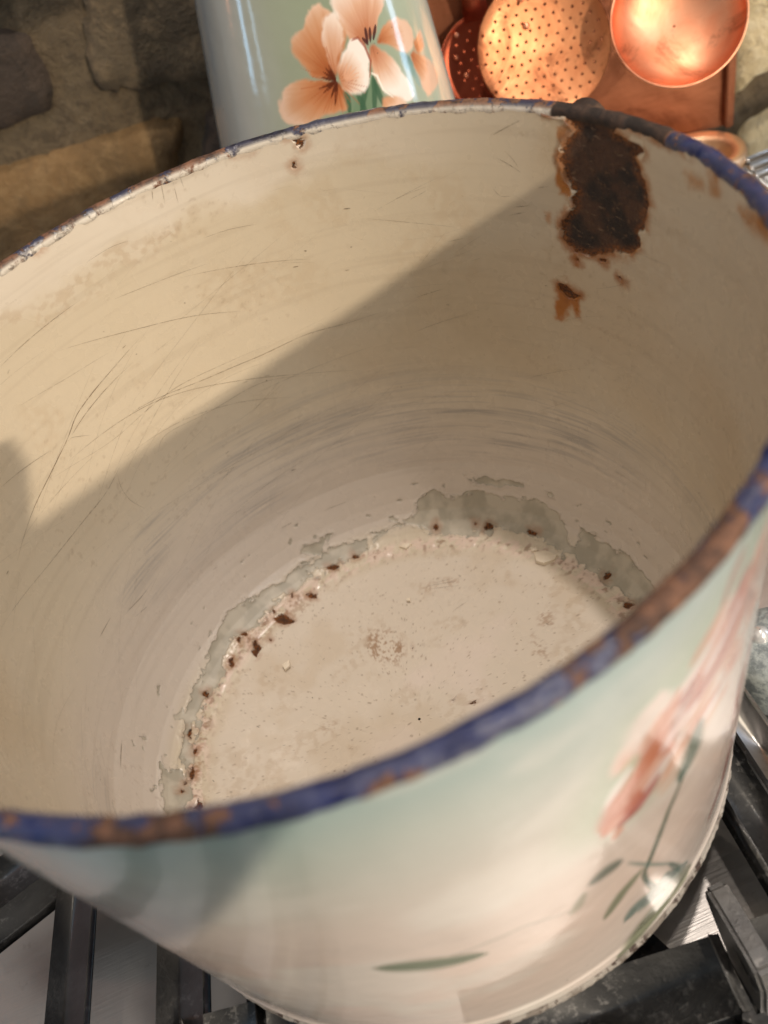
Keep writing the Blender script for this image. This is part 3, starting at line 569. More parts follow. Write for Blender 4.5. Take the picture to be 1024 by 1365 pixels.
# scratches cut in the enamel: thin dark slivers lying in the surface
scr = []
def scratch(pts, w, dark, z=((0, 0), 1.0)): scr.append((chart_pts(pts, *z), w, dark))
for pts, w, dk in (([(370, 105), (300, 185), (240, 255), (200, 310), (180, 370), (130, 470), (90, 550), (45, 695)], .0032, .75), ([(355, 165), (270, 250), (215, 320), (190, 360)], .0026, .6), ([(650, 30), (520, 40), (360, 80), (160, 135)], .0024, .55),
                   ([(960, 188), (800, 200), (640, 215), (500, 240), (400, 275), (300, 335), (180, 430)], .0026, .55), ([(1024, 30), (920, 65), (820, 90), (700, 150), (540, 215), (410, 265), (350, 300)], .0026, .6), ([(320, 440), (280, 520), (190, 630), (120, 720), (0, 880)], .0026, .5),
                   ([(215, 0), (90, 95), (0, 180)], .0028, .5), ([(310, 460), (320, 500), (345, 535), (385, 555)], .0022, .4), ([(135, 400), (60, 450), (0, 500)], .0024, .5), ([(300, 135), (180, 210), (40, 290)], .002, .35), ([(720, 120), (600, 170), (480, 225), (430, 260), (300, 380), (130, 480)], .0022, .45), ([(860, 200), (700, 215), (560, 300), (430, 360), (420, 410)], .002, .4),
                   ([(800, 260), (640, 270), (480, 320), (330, 420)], .002, .4), ([(980, 250), (820, 320), (700, 400), (520, 500), (380, 590)], .002, .35), ([(540, 90), (420, 250), (350, 360), (300, 470)], .0018, .3), ([(240, 360), (190, 365), (180, 375)], .002, .5), ([(395, 770), (370, 800), (340, 830)], .004, .45), ([(395, 815), (360, 845)], .004, .4), ([(296, 845), (265, 900)], .005, .45), ([(930, 535), (860, 562)], .003, .5), ([(780, 592), (750, 608)], .004, .6), ([(640, 440), (580, 465)], .003, .35), ([(625, 445), (590, 480)], .003, .35), ([(615, 440), (600, 480)], .003, .3)):
    scratch(pts, w, dk, z8)
for pts, w, dk in (([(365, 320), (325, 340), (290, 360)], .003, .55), ([(300, 420), (340, 442), (366, 460)], .0028, .6), ([(322, 402), (345, 425), (358, 445)], .0024, .55), ([(390, 548), (345, 552)], .0026, .5), ([(380, 565), (330, 575)], .0024, .5), ([(440, 497), (410, 500)], .003, .5), ([(390, 625), (410, 640)], .0024, .4), ([(160, 770), (80, 795)], .0028, .55), ([(215, 635), (170, 645)], .002, .4), ([(290, 500), (310, 525), (340, 522)], .0022, .4)): scratch(pts, w, dk, z2)
for pts, w, dk in (([(690, 596), (610, 610), (540, 635)], .002, .4), ([(935, 555), (915, 557)], .005, .7), ([(580, 770), (480, 740), (700, 700), (830, 690)][1:], .0022, .45), ([(430, 490), (440, 545)], .003, .35), ([(460, 480), (475, 540)], .003, .4), ([(480, 470), (490, 500)], .003, .35), ([(405, 505), (408, 535)], .003, .35), ([(350, 640), (300, 655), (230, 700)], .002, .4), ([(560, 700), (400, 760), (300, 800)], .0022, .4)): scratch(pts, w, dk, z1)
for pts, w, dk in (([(850, 375), (945, 358)], .004, .4), ([(860, 382), (950, 370)], .003, .4), ([(875, 365), (930, 350)], .003, .35), ([(930, 440), (975, 410)], .006, .35), ([(905, 445), (890, 420)], .003, .3), ([(550, 745), (600, 765)], .003, .4), ([(25, 790), (22, 870)], .005, .5)): scratch(pts, w, dk, z3)
r2 = np.random.default_rng(21)
for i in range(120):                                       # many faint ones, mostly slanting round the left half
    a = r2.uniform(-1.2, 1.35); s0 = r2.uniform(1.05, 1.95) if r2.random() < 0.88 else r2.uniform(0.95, 1.3); ln = r2.uniform(0.05, 0.5) * (1 if a > -0.2 else 0.5); sl = r2.normal(0.25, 0.28); cu = r2.normal(0, 0.15)
    t = np.linspace(-0.5, 0.5, 9); scr.append((np.stack([a + t * ln, (s0 - sl * t * ln + cu * t * t * ln).clip(0.9, 2.0)], 1), r2.uniform(.0010, .0022), r2.uniform(.10, .38)))
for i in range(46):                                        # short nicks
    a = r2.uniform(-1.2, 1.3); s0 = r2.uniform(0.85, 1.95); d = r2.normal(0, 1, 2); d *= r2.uniform(.004, .02) / np.hypot(*d)
    scr.append((np.array([[a, s0], [a + d[0], s0 + d[1] * .4]]), r2.uniform(.002, .005), r2.uniform(.3, .7)))
for i in range(60):                                        # specks and nicks on the floor
    a = r2.uniform(-1.5, 1.5) * .85; s0 = .66 * math.sqrt(r2.uniform(0.02, 0.95)); d = r2.normal(0, 1, 2); d *= r2.uniform(.003, .012) / np.hypot(*d)
    scr.append((np.array([[a, s0], [a + d[0] / max(s0, .15), s0 + d[1]]]), r2.uniform(.002, .006), r2.uniform(.3, .75)))
VV, FFa, DK = [], [], []
for pts, w, dk in scr:
    m_ = max(4, 6 * (len(pts) - 1)) if len(pts) < 9 else len(pts) * 2; q = np.linspace(0, len(pts) - 1, m_); p = np.stack([np.interp(q, np.arange(len(pts)), pts[:, j]) for j in (0, 1)], 1)
    if len(pts) > 2:
        for _ in range(4): p[1:-1] = (p[:-2] + 2 * p[1:-1] + p[2:]) / 4
    d = np.gradient(p, axis=0); nn = np.stack([-d[:, 1], d[:, 0]], 1); nn /= np.linalg.norm(nn, axis=1)[:, None] + 1e-12
    t = np.linspace(0, 1, m_); ww = 0.36 * w * (0.25 + 0.75 * np.sqrt(4 * t * (1 - t))) * (0.6 + 0.8 * fbm(t * 14 + dk * 90, t * 0 + w * 999, 2))
    l = len(VV); A_ = on_inside((p + nn * ww[:, None])[:, 0], (p + nn * ww[:, None])[:, 1], 0.0); B_ = on_inside((p - nn * ww[:, None])[:, 0], (p - nn * ww[:, None])[:, 1], 0.0)
    al_ = 0.85 * dk * (0.35 + 0.65 * np.sqrt(4 * t * (1 - t)))
    VV.append((A_, B_, al_, p))
# lay them on the dented sheet
def sheet_lift(p):
    d_ = 0.012 * (fbm(p[:, 0] * 2.1 + 3, p[:, 1] * 2.1 + 8, 2) - 0.5) * sstep(p[:, 1], 0.75, 1.1) * sstep(_sl[-1] - p[:, 1], 0.0, 0.2)
    f_ = 0.006 * (fbm(np.sin(p[:, 0] / 0.85) * p[:, 1] * 4 + 20, np.cos(p[:, 0] / 0.85) * p[:, 1] * 4 + 20, 2) - 0.5) * sstep(0.66 - p[:, 1], 0, 0.1)
    return d_ + f_ + 0.0011
vs, fs, ds = [], [], []; base_i = 0
for A_, B_, al_, p in VV:
    Lf = sheet_lift(p); up = on_inside(p[:, 0], p[:, 1], 1.0) - on_inside(p[:, 0], p[:, 1], 0.0); m_ = len(p)
    vs += [A_ + up * Lf[:, None], B_ + up * Lf[:, None]]; ds += [al_, al_]
    i = np.arange(m_ - 1); fs.append(np.stack([base_i + i, base_i + i + 1, base_i + m_ + i + 1, base_i + m_ + i], 1)); base_i += 2 * m_
me = mesh_np('scratches', np.vstack(vs), np.vstack(fs)); attr_f(me, 'dark', np.concatenate(ds))
def mat_scratch():
    m = Mat('scratch_line'); co = m.obj_co(); tr = m.n('ShaderNodeBsdfTransparent'); mx = m.n('ShaderNodeMixShader')
    col = m.mix(m.noise(co, 90, 3), L3(78, 66, 56), L3(122, 92, 56)); m.done(col, 0.7)
    m.L.new(m.math('MULTIPLY', m.attr('dark'), m.step(m.noise(co, 300, 3, 0.7), 0.25, 0.55)), mx.inputs[0]); m.L.new(tr.outputs[0], mx.inputs[1]); m.L.new(m.b.outputs[0], mx.inputs[2]); m.L.new(mx.outputs[0], m.out.inputs[0]); return m.m
tag(obj('scratches', me, mat_scratch(), pail), 'fine dark scratches and nicks across the cream enamel', kind='stuff')

# loose flakes of enamel lying on the floor of the pail
FLAKE = Mat('enamel_flake'); FLAKE = FLAKE.done(FLAKE.mix(FLAKE.noise(FLAKE.obj_co(), 200), L3(226, 212, 190), L3(240, 230, 212)), 0.4)
def flake(pts, z, label, h=0.012):
    P = []
    for p in chart_pts(pts, *z): P.append(on_inside(p[0], p[1], 0.004))
    P = np.array(P); c = P.mean(0); bm = bmesh.new()
    lo = [bm.verts.new(Vector(p)) for p in P]; hi = [bm.verts.new(Vector(c + (p - c) * 0.93 + np.array([0, 0, h]))) for p in P]
    t = bm.verts.new(Vector(c + np.array([0, 0, h * 1.25]))); nn = len(P)
    for i in range(nn): j = (i + 1) % nn; bm.faces.new((lo[i], lo[j], hi[j], hi[i])); bm.faces.new((hi[i], hi[j], t))
    bm.faces.new(lo[::-1])
    tag(obj('enamel_flake', bm_mesh('enamel_flake', bm), FLAKE), label, 'flake', 'loose enamel flakes')
flake([(415, 352), (445, 345), (478, 358), (470, 372), (440, 382), (420, 375)], z4, 'largest loose white enamel flake at the far edge of the pail floor')
flake([(465, 592), (486, 578), (488, 594), (474, 606)], z3, 'small pointed white enamel flake lying on the left of the pail floor', .008)
flake([(785, 270), (800, 260), (820, 262), (805, 276)], z3, 'narrow white enamel flake at the far left edge of the pail floor', .01)
flake([(405, 338), (420, 336), (428, 346), (410, 350)], z4, 'little white enamel flake touching the largest flake on the left', .01)
flake([(804, 410), (814, 408), (814, 417), (806, 417)], z3, 'tiny white enamel crumb near the middle of the pail floor', .006)

# ------------------------------------------------------------------ tapered canister behind the pail
LEAN = 0.0756
UPL = np.array([0, 0, 1.0]) * math.cos(LEAN) + W_D * math.sin(LEAN)                 # leans a little to the right
SIDE = W_D * math.cos(LEAN) - np.array([0, 0, 1.0]) * math.sin(LEAN)
CB = W_D * 0.1224 - W_N * 1.86; CR0, CSL = 0.5536, -0.13306; SHELF = -0.16
def can_pt(a, h, r): return CB + UPL * h + r * (np.sin(a)[..., None] * SIDE + np.cos(a)[..., None] * W_N)
def on_can(px):
    v = ray(px); t = np.linspace(2.2, 5.5, 8000); P = CAM + t[:, None] * v - CB; h = P @ UPL; x_ = P @ SIDE; y_ = P @ W_N
    d = np.hypot(x_, y_) - (CR0 + CSL * h); i = (d < 0).argmax() if (d < 0).any() else d.argmin()
    return math.atan2(x_[i], y_[i]) * 0.4, h[i]
def can_pts(pts): return np.array([on_can((250 + p[0] * 370 / 1024, p[1] * 370 / 1024)) for p in pts])
canister = thing('tapered_canister', 'tall tapered glossy enamel canister painted with orange lilies behind the pail', 'canister', CB + np.array([0, 0, SHELF]))
cph = np.concatenate([np.linspace(-1.7, 1.7, 560), np.linspace(1.7, 2 * math.pi - 1.7, 90)[1:-1]]); chs = np.concatenate([np.linspace(SHELF, 0.75, 30), np.linspace(0.76, 1.75, 260), np.linspace(1.77, 2.25, 20)])
CA_, CH_ = np.meshgrid(np.where(cph > math.pi, cph - 2 * math.pi, cph) * 0.4, chs); CP = np.stack([CA_.ravel(), CH_.ravel()], 1)
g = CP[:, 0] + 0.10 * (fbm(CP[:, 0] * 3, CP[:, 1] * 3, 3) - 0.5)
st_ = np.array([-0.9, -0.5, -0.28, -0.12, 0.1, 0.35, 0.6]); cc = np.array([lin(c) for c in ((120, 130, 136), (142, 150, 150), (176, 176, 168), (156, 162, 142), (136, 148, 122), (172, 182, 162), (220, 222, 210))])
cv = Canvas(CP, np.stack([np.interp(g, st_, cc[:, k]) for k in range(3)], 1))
def pet(pts, centre, cols, reach, seed, soft=0.007): cv.petal(can_pts(pts), can_pts([centre])[0], cols, soft, 1.0, reach, seed)
OR = ((108, 46, 22), (170, 98, 56), (196, 132, 90), (208, 158, 122), (226, 190, 164)); PK = ((140, 74, 46), (190, 126, 90), (214, 168, 138), (232, 208, 190), (242, 230, 220))
cv.stroke(can_pts([(640, 480), (650, 400), (660, 320)]), .05, .05, (92, 124, 92), .7, .6, False)
for p in ([(600, 420), (590, 360), (570, 330)], [(640, 420), (655, 340), (668, 280)], [(690, 420), (690, 330), (684, 280)], [(730, 400), (700, 330), (690, 290)], [(660, 420), (640, 370), (625, 340)]): cv.stroke(can_pts(p), .010, .008, (58, 92, 66), .85)
pet([(520, 0), (530, -60), (640, -90), (740, -50), (720, 20), (700, 90), (660, 170), (600, 150), (560, 90)], (670, 160), PK, .22, 1)          # back petals of the middle flower
pet([(700, 140), (730, 90), (780, 60), (820, 80), (838, 130), (830, 180), (800, 195), (750, 165), (705, 155)], (690, 160), OR, .13, 2)
pet([(672, 170), (700, 165), (740, 200), (790, 260), (830, 320), (840, 355), (800, 378), (740, 350), (700, 290), (675, 240)], (680, 165), PK, .16, 3)
pet([(820, 190), (870, 200), (910, 240), (930, 290), (905, 340), (880, 360), (850, 290), (825, 230)], (815, 185), OR, .12, 4)
pet([(780, 195), (820, 200), (850, 270), (870, 330), (840, 300), (800, 240)], (815, 185), ((60, 90, 80), (120, 150, 140), (150, 170, 160)), .1, 5)
pet([(855, 100), (870, 140), (872, 190), (840, 200), (830, 160)], (820, 190), OR, .1, 6)
pet([(720, 360), (770, 350), (810, 380), (800, 400), (720, 395)], (690, 300), OR, .12, 7)
pet([(550, 290), (500, 295), (450, 270), (410, 220), (375, 175), (380, 140), (440, 100), (440, 50), (470, 12), (500, 15), (520, 40), (570, 70), (585, 110), (575, 200), (560, 260)], (548, 292), OR, .24, 8)
pet([(545, 295), (560, 200), (580, 110), (540, 40), (500, 60), (490, 120), (520, 200)], (548, 292), PK, .22, 9)
pet([(548, 300), (490, 300), (430, 292), (380, 310), (345, 350), (333, 400), (355, 445), (390, 465), (460, 450), (530, 420), (590, 410), (580, 360), (565, 320)], (548, 296), OR, .20, 10)
pet([(560, 300), (556, 250), (575, 190), (600, 150), (625, 140), (650, 165), (670, 200), (678, 260), (670, 320), (640, 350), (600, 345), (570, 325)], (552, 298), PK, .10, 11)
cv.stroke(can_pts([(600, 150), (628, 138), (655, 172), (676, 225), (672, 290)]), .004, .004, (150, 70, 40), .8)
cv.stroke(can_pts([(676, 268), (700, 280), (722, 330), (760, 360)]), .004, .003, (250, 238, 224), .9)
for p in ([(548, 296), (500, 265)], [(548, 296), (508, 248)], [(548, 296), (520, 240)], [(548, 296), (490, 285)], [(548, 300), (480, 330)], [(548, 300), (500, 345)], [(552, 300), (530, 360)], [(552, 305), (545, 390)]): cv.stroke(can_pts(p), .006, .003, (84, 32, 16), .9)
for p in ([(665, 160), (655, 100)], [(675, 155), (672, 100)], [(685, 150), (694, 90)], [(668, 165), (645, 140)]): cv.stroke(can_pts(p), .005, .006, (64, 24, 26), .92)
for i in range(26):                                                                              # fine veins in the petals
    a = math.radians(95 + i * 11); c0 = np.array([548, 296]); d = np.array([math.cos(a), -math.sin(a)])
    if 0 < i < 25: cv.stroke(can_pts([c0 + d * 40, c0 + d * (110 + 30 * math.sin(i * 2.3))]), .0022, .0012, (176, 92, 52), .45)
for k_ in range(5):
    a = 0.25 + k_ * 0.28; c0 = np.array([575, 300]); d = np.array([math.cos(a), -math.sin(a)]); cv.stroke(can_pts([c0 + d * 10, c0 + d * 70]), .004, .002, (226, 170, 136), .6)
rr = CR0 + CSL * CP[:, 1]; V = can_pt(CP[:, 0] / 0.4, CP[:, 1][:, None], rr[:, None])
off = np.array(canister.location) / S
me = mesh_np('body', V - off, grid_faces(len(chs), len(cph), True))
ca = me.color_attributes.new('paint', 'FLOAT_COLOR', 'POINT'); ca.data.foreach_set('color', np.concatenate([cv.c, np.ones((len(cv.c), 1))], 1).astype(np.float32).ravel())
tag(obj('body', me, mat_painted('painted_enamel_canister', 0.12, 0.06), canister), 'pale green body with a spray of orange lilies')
aa = np.linspace(0, 2 * math.pi, 96, endpoint=False); top_r = CR0 + CSL * 2.25
def can_rings(rh): return np.vstack([can_pt(aa, h, r) for r, h in rh]) - off
obj('rim', mesh_np('rim', can_rings([(top_r + 0.018 * math.cos(t), 2.25 + 0.018 * math.sin(t)) for t in np.linspace(-1.4, 3.6, 9)]), grid_faces(9, 96, True)), RIM, canister)
lid = obj('lid', mesh_np('lid', can_rings([(top_r - 0.005, 2.262), (top_r - 0.02, 2.29), (0.2, 2.33), (0.1, 2.36), (0.004, 2.37)]), grid_faces(5, 96, True)), FOOT, canister)
obj('knob', mesh_np('knob', can_rings([(0.02, 2.36), (0.02, 2.40), (0.05, 2.43), (0.045, 2.46), (0.003, 2.475)]), grid_faces(5, 96, True)), FOOT, lid)

# ------------------------------------------------------------------ stone wall
wall = thing('stone_wall', 'rough fieldstone wall with pale mortar behind the stove', 'wall', (0, 0, 0))
def w2(px, k=WALL_K):
    p = at_wall(px, k); return np.array([p @ W_D, p[2]])
def w3(a, z, k): return a * W_D - k * W_N + np.array([0, 0, z])
MORTAR = mat_stone('lime_mortar', (L3(112, 96, 72), L3(94, 80, 60), L3(76, 64, 48), L3(126, 110, 86)), 22)
xs = np.linspace(-3.2, 4.4, 190); zs = np.linspace(-0.5, 3.6, 105); X, Z = np.meshgrid(xs, zs); q = 0.05 * (fbm(X * 3, Z * 3, 4) - 0.5)
tag(obj('mortar', mesh_np('mortar', (X[..., None] * W_D + Z[..., None] * np.array([0, 0, 1.0]) - (WALL_K - q)[..., None] * W_N).reshape(-1, 3), grid_faces(len(zs), len(xs), False)), MORTAR, wall), 'pale mortar between the stones')
TONES = {'brown': (L3(66, 54, 44), L3(50, 42, 35), L3(78, 64, 52), L3(44, 37, 31)), 'olive': (L3(108, 94, 72), L3(90, 78, 60), L3(128, 110, 84), L3(72, 63, 50)),
         'tan': (L3(124, 96, 60), L3(106, 84, 54), L3(138, 112, 76), L3(90, 73, 50)), 'pale': (L3(240, 222, 178), L3(224, 206, 162), L3(246, 232, 196), L3(150, 130, 94))}
STONE = {k: mat_stone('fieldstone_' + k, v, 12 if k != 'pale' else 26) for k, v in TONES.items()}
stone_no = 0
def stone(poly, tone, bulge=0.07, front=0.045):
    """a stone set in the wall: ragged outline in wall coordinates, rounded face with depth"""
    global stone_no
    stone_no += 1; sd = stone_no * 13.7; poly = np.asarray(poly, float)
    nx = np.roll(poly, -1, 0); out = []
    for a, b in zip(poly, nx):
        for t in np.linspace(0, 1, max(2, int(np.hypot(*(b - a)) / 0.035)), endpoint=False): out.append(a + (b - a) * t)
    out = np.array(out)
    for _ in range(3): out = (np.roll(out, 1, 0) + 2 * out + np.roll(out, -1, 0)) / 4
    out += 0.03 * np.stack([fbm(out[:, 0] * 7 + sd, out[:, 1] * 7, 3) - .5, fbm(out[:, 0] * 7, out[:, 1] * 7 + sd, 3) - .5], 1)
    lo, hi = out.min(0), out.max(0); gx, gz = np.meshgrid(np.arange(lo[0], hi[0], 0.04), np.arange(lo[1], hi[1], 0.04)); G = np.stack([gx.ravel(), gz.ravel()], 1) + np.random.default_rng(stone_no).uniform(-.012, .012, (gx.size, 2))
    G = G[sdf_poly(G, out, 0.2) > 0.018]; P = np.vstack([out, G]); nb = len(out)
    v2, e2, f2, *_ = delaunay_2d_cdt([Vector(p) for p in P], [], [list(range(nb))], 1, 1e-6)
    P = np.array([v[:] for v in v2]); d = sdf_poly(P, out, 0.4).clip(0)
    ht = front * (1 - np.exp(-d / 0.03)) + bulge * (1 - np.exp(-d / 0.16)) * 0.5 + 0.06 * (fbm(P[:, 0] * 4 + sd, P[:, 1] * 4, 4) - .5) * (d > 0.01)
    ht[:nb] = -0.05
    V = np.array([w3(p[0], p[1], WALL_K - h) for p, h in zip(P, ht)])
    bm = bmesh.new(); vs_ = [bm.verts.new(Vector(v)) for v in V]
    for f in f2: bm.faces.new([vs_[i] for i in f])
    o = obj('stone', bm_mesh('stone', bm, True), STONE[tone], wall); return o
traced = [([(-80, 55), (15, 28), (45, 38), (57, 60), (76, 110), (83, 145), (70, 160), (45, 165), (0, 182), (-80, 205)], 'brown'),
          ([(96, -60), (104, 20), (107, 60), (112, 100), (128, 124), (190, 130), (250, 114), (330, 95), (420, 60), (430, -60)], 'olive'),
          ([(-90, 240), (0, 214), (60, 200), (122, 176), (200, 152), (255, 141), (256, 180), (240, 230), (225, 300), (150, 420), (-80, 470)], 'tan'),
          ([(270, 136), (330, 116), (430, 92), (520, 200), (250, 330), (263, 200)], 'brown'), ([(-80, -90), (35, -80), (25, -30), (10, 5), (-60, 25)], 'olive'),
          ([(966, -50), (1064, -50), (1075, 60), (1030, 96), (990, 122), (966, 142)], 'pale'), ([(972, 176), (1024, 134), (1090, 110), (1100, 235), (985, 250)], 'pale')]
polys = []
for pts, tone in traced:
    pl = np.array([w2(p) for p in pts]); polys.append(pl); stone(pl, tone)
r3 = np.random.default_rng(5); tones = ['olive', 'tan', 'brown', 'tan', 'pale']
for row in range(8):
    z0 = -0.45 + row * 0.5; a = -3.2 + r3.uniform(-.3, 0)
    while a < 4.3:
        w = r3.uniform(0.5, 1.0); pl = np.array([(a + .04, z0 + .03 + r3.uniform(0, .06)), (a + w * .5, z0 + .03 + r3.uniform(-.03, .03)), (a + w - .04, z0 + .03 + r3.uniform(0, .06)), (a + w - .03 + r3.uniform(-.04, .04), z0 + .25), (a + w - .05, z0 + .46 - r3.uniform(0, .06)), (a + w * .5, z0 + .47 + r3.uniform(-.03, .03)), (a + .05, z0 + .46 - r3.uniform(0, .06)), (a + .03 + r3.uniform(-.04, .04), z0 + .25)])
        if all((sdf_poly(pl, t, 0.03) < -0.02).all() and (sdf_poly(t, pl, 0.03) < -0.02).all() for t in polys): stone(pl, tones[r3.integers(len(tones))])
        a += w

# ------------------------------------------------------------------ copper rack and utensils
CU_PLATE = mat_copper('copper_plate_brushed', L3(176, 116, 86), L3(140, 88, 62), 0.42, 0.45, 26, (60, 60, 900)); CU_BRIGHT = mat_copper('copper_bright', L3(238, 172, 136), L3(226, 146, 108), 0.40, 0.55, 34)
CU_TRAY = mat_copper('copper_tray_pale', L3(244, 208, 170), L3(234, 190, 150), 0.42, 0.1, 30)
CU_SKIM = mat_copper('copper_skimmer', L3(226, 156, 110), L3(204, 132, 90), 0.42, 0.6, 42); CU_DARK = mat_copper('copper_dark', L3(176, 92, 66), L3(142, 70, 50), 0.32, 0.4, 30)
DARKHOLE = RUSTY
PK_ = 2.36
br = at_wall((966, 162), PK_); bl_ = at_wall((600, 60), PK_); wid = (br - bl_) @ W_D + 0.12
rack = thing('copper_rack', 'copper wall rack with folded edge and drip trough at its foot', 'rack', br)
def plate_pt(x, y, d): return -SIDE * x + UPL * y + W_N * d      # x to the left of the corner, y up, d out of the wall
bm = bmesh.new()
def slab(x0, x1, y0, y1, d0, d1):
    bm = bmesh.new(); bmesh.ops.create_cube(bm, size=1.0)
    for v in bm.verts: v.co = Vector(plate_pt(x0 + (v.co.x + .5) * (x1 - x0), y0 + (v.co.y + .5) * (y1 - y0), d0 + (v.co.z + .5) * (d1 - d0)))
    bmesh.ops.bevel(bm, geom=list(bm.edges), offset=0.006, segments=2, affect='EDGES'); return bm
obj('back_plate', bm_mesh('back_plate', slab(0.02, wid, 0, 2.3, 0.0, 0.02)), CU_PLATE, rack)
obj('folded_edge', bm_mesh('folded_edge', slab(-0.018, 0.018, -0.005, 2.3, 0.004, 0.055)), CU_PLATE, rack)
obj('folded_edge', bm_mesh('folded_edge', slab(wid + 0.002, wid + 0.04, -0.005, 2.3, 0.004, 0.055)), CU_PLATE, rack)
def stadium(half, inset, n_=14):
    """plan outline of the trough: straight back along the plate, round ends; x to the left, d out of the wall"""
    r = half - inset; pts = []
    for t in np.linspace(-math.pi / 2, math.pi / 2, n_): pts.append((0.16 - r * math.cos(t), 0.03 + half + r * math.sin(t)))
    for t in np.linspace(math.pi / 2, 3 * math.pi / 2, n_): pts.append((wid - 0.16 - r * math.cos(t), 0.03 + half + r * math.sin(t)))
    return pts
V = []; lev = [(0.0, -0.05), (0.0, 0.0), (0.006, 0.012), (0.05, 0.004), (0.06, -0.01), (0.075, -0.06), (0.10, -0.10), (0.14, -0.115)]
for inset, y in lev: V += [plate_pt(x, y - 0.01, d) for x, d in stadium(0.17, inset)]
m_ = 28; o = obj('trough', mesh_np('trough', np.array(V), grid_faces(len(lev), m_, True)), CU_TRAY, rack)
rail_y = 1.75
obj('hook_rail', tube_mesh('hook_rail', [plate_pt(x, rail_y, 0.28) for x in np.linspace(-0.05, wid + 0.05, 6)], 0.02), CU_PLATE, rack)
for x in (0.1, wid - 0.1): obj('rail_bracket', tube_mesh('rail_bracket', [plate_pt(x, rail_y, 0.02), plate_pt(x, rail_y, 0.28)], 0.016), CU_PLATE, rack)
RAIL = br + plate_pt(0, rail_y, 0.28)

def frame(px, k, rpx, tilt, yaw=0.0):
    c = at_wall(px, k); n_ = W_N * math.cos(yaw) + W_D * math.sin(yaw); n_ = n_ * math.cos(tilt) + np.array([0, 0, 1.0]) * math.sin(tilt); e1 = np.cross(np.array([0, 0, 1.0]), n_); e1 /= np.linalg.norm(e1); e2 = np.cross(n_, e1)
    return c, n_, e1, e2, rpx * ((c - CAM) @ C_F) / F_PX
def dome(name, F, rings, seg, depth, rim=1.0, th=0.02, mat=None, parent=None):
    """shallow or deep bowl opening along the frame's normal"""
    c, n_, e1, e2, R = F; V = []
    prof = [(R * math.sin(t), -depth * R * (math.cos(t) - 0.0)) for t in np.linspace(0.02, math.pi / 2, rings)]
    prof += [(R + th * R, 0.004), (R + th * R, -th * R * 1.2)] + [((R + th * R) * math.sin(t), -(depth * R + th * R) * math.cos(t)) for t in np.linspace(math.pi / 2 - .05, 0.02, rings)]
    a = np.linspace(0, 2 * math.pi, seg, endpoint=False)
    for r, h in prof: V.append(r * (np.cos(a)[:, None] * e1 + np.sin(a)[:, None] * e2) + h * n_)
    return obj(name, mesh_np(name, np.vstack(V), grid_faces(len(prof), seg, True)), mat, parent)
def strap(name, F, y0, x0, length_to, width, mat, parent, back):
    """flat handle rising from the bowl's edge to the rail"""
    c, n_, e1, e2, R = F; a = e2 * R * y0 + e1 * R * x0 - n_ * back; b = (RAIL + W_D * ((c - RAIL) @ W_D) + W_D * x0 * 0.1) - c + np.array([0, 0, 0.05]); V = []
    for t in np.linspace(0, 1, 14):
        p = a * (1 - t) + b * t + W_N * 0.05 * math.sin(math.pi * t); wd = width * (1 - 0.35 * math.sin(math.pi * min(t * 1.2, 1)))
        for q in (-1, 1): V.append(p + W_D * wd * q)
    o = obj(name, mesh_np(name, np.array(V), grid_faces(14, 2, False)), mat, parent); md = o.modifiers.new('thickness', 'SOLIDIFY'); md.thickness = 0.02 * S; md.offset = 0; return o
def rivet(parent, p, n_, r, mat):
    n_ = Vector(n_); e1 = np.array(n_.orthogonal().normalized()); e2 = np.cross(np.array(n_), e1); a = np.linspace(0, 2 * math.pi, 12, endpoint=False)
    V = [p + rr_ * r * (np.cos(a)[:, None] * e1 + np.sin(a)[:, None] * e2) + np.array(n_) * h * r for rr_, h in ((1.0, -0.2), (1.0, 0.12), (0.75, 0.5), (0.35, 0.68), (0.03, 0.72))]
    return obj('rivet', mesh_np('rivet', np.vstack(V), grid_faces(5, 12, True)), mat, parent)

# skimmer with punched holes
F = frame((725, 62), 2.06, 88, 0.42); c, n_, e1, e2, R = F
skim = thing('copper_skimmer', 'round copper skimmer pierced with many small holes, hanging left of the ladle', 'skimmer', c)
nb = 96; pts2 = [(math.cos(2 * math.pi * i / nb), math.sin(2 * math.pi * i / nb)) for i in range(nb)]; faces_in = [list(range(nb))]; centres = []
for kx in range(-9, 10):
    for ky in range(-9, 10):
        x, y = (kx + 0.5 * (ky % 2)) * 0.155 + 0.02, ky * 0.138; 
        if math.hypot(x, y) < 0.93 : centres.append((x + 0.012 * math.sin(kx * 5 + ky * 3), y + 0.012 * math.cos(kx * 3 + ky * 7)))
edges = [(i, (i + 1) % nb) for i in range(nb)]
for x, y in centres:
    b0 = len(pts2); pts2 += [(x + 0.027 * math.cos(2 * math.pi * j / 9), y + 0.027 * math.sin(2 * math.pi * j / 9)) for j in range(9)]; edges += [(b0 + j, b0 + (j + 1) % 9) for j in range(9)]
for rr_ in np.arange(0.08, 0.98, 0.07):
    for j in range(max(6, int(rr_ * 60))):
        p = (rr_ * math.cos(j * 2 * math.pi / max(6, int(rr_ * 60)) + rr_), rr_ * math.sin(j * 2 * math.pi / max(6, int(rr_ * 60)) + rr_))
        if all((p[0] - x) ** 2 + (p[1] - y) ** 2 > 0.05 ** 2 for x, y in centres): pts2.append(p)
v2, e_, f2, *_ = delaunay_2d_cdt([Vector(p) for p in pts2], edges, faces_in, 1, 1e-7)
P = np.array([v[:] for v in v2]); cen = np.array(centres); bm = bmesh.new(); rad = np.hypot(P[:, 0], P[:, 1])
hgt = 0.16 * (rad ** 2 - 1) * R + 0.03 * R * sstep(rad, 0.93, 1.0) + 0.012 * R * (fbm(P[:, 0] * 2 + 9, P[:, 1] * 2 + 9, 2) - .5)
tk = 0.016
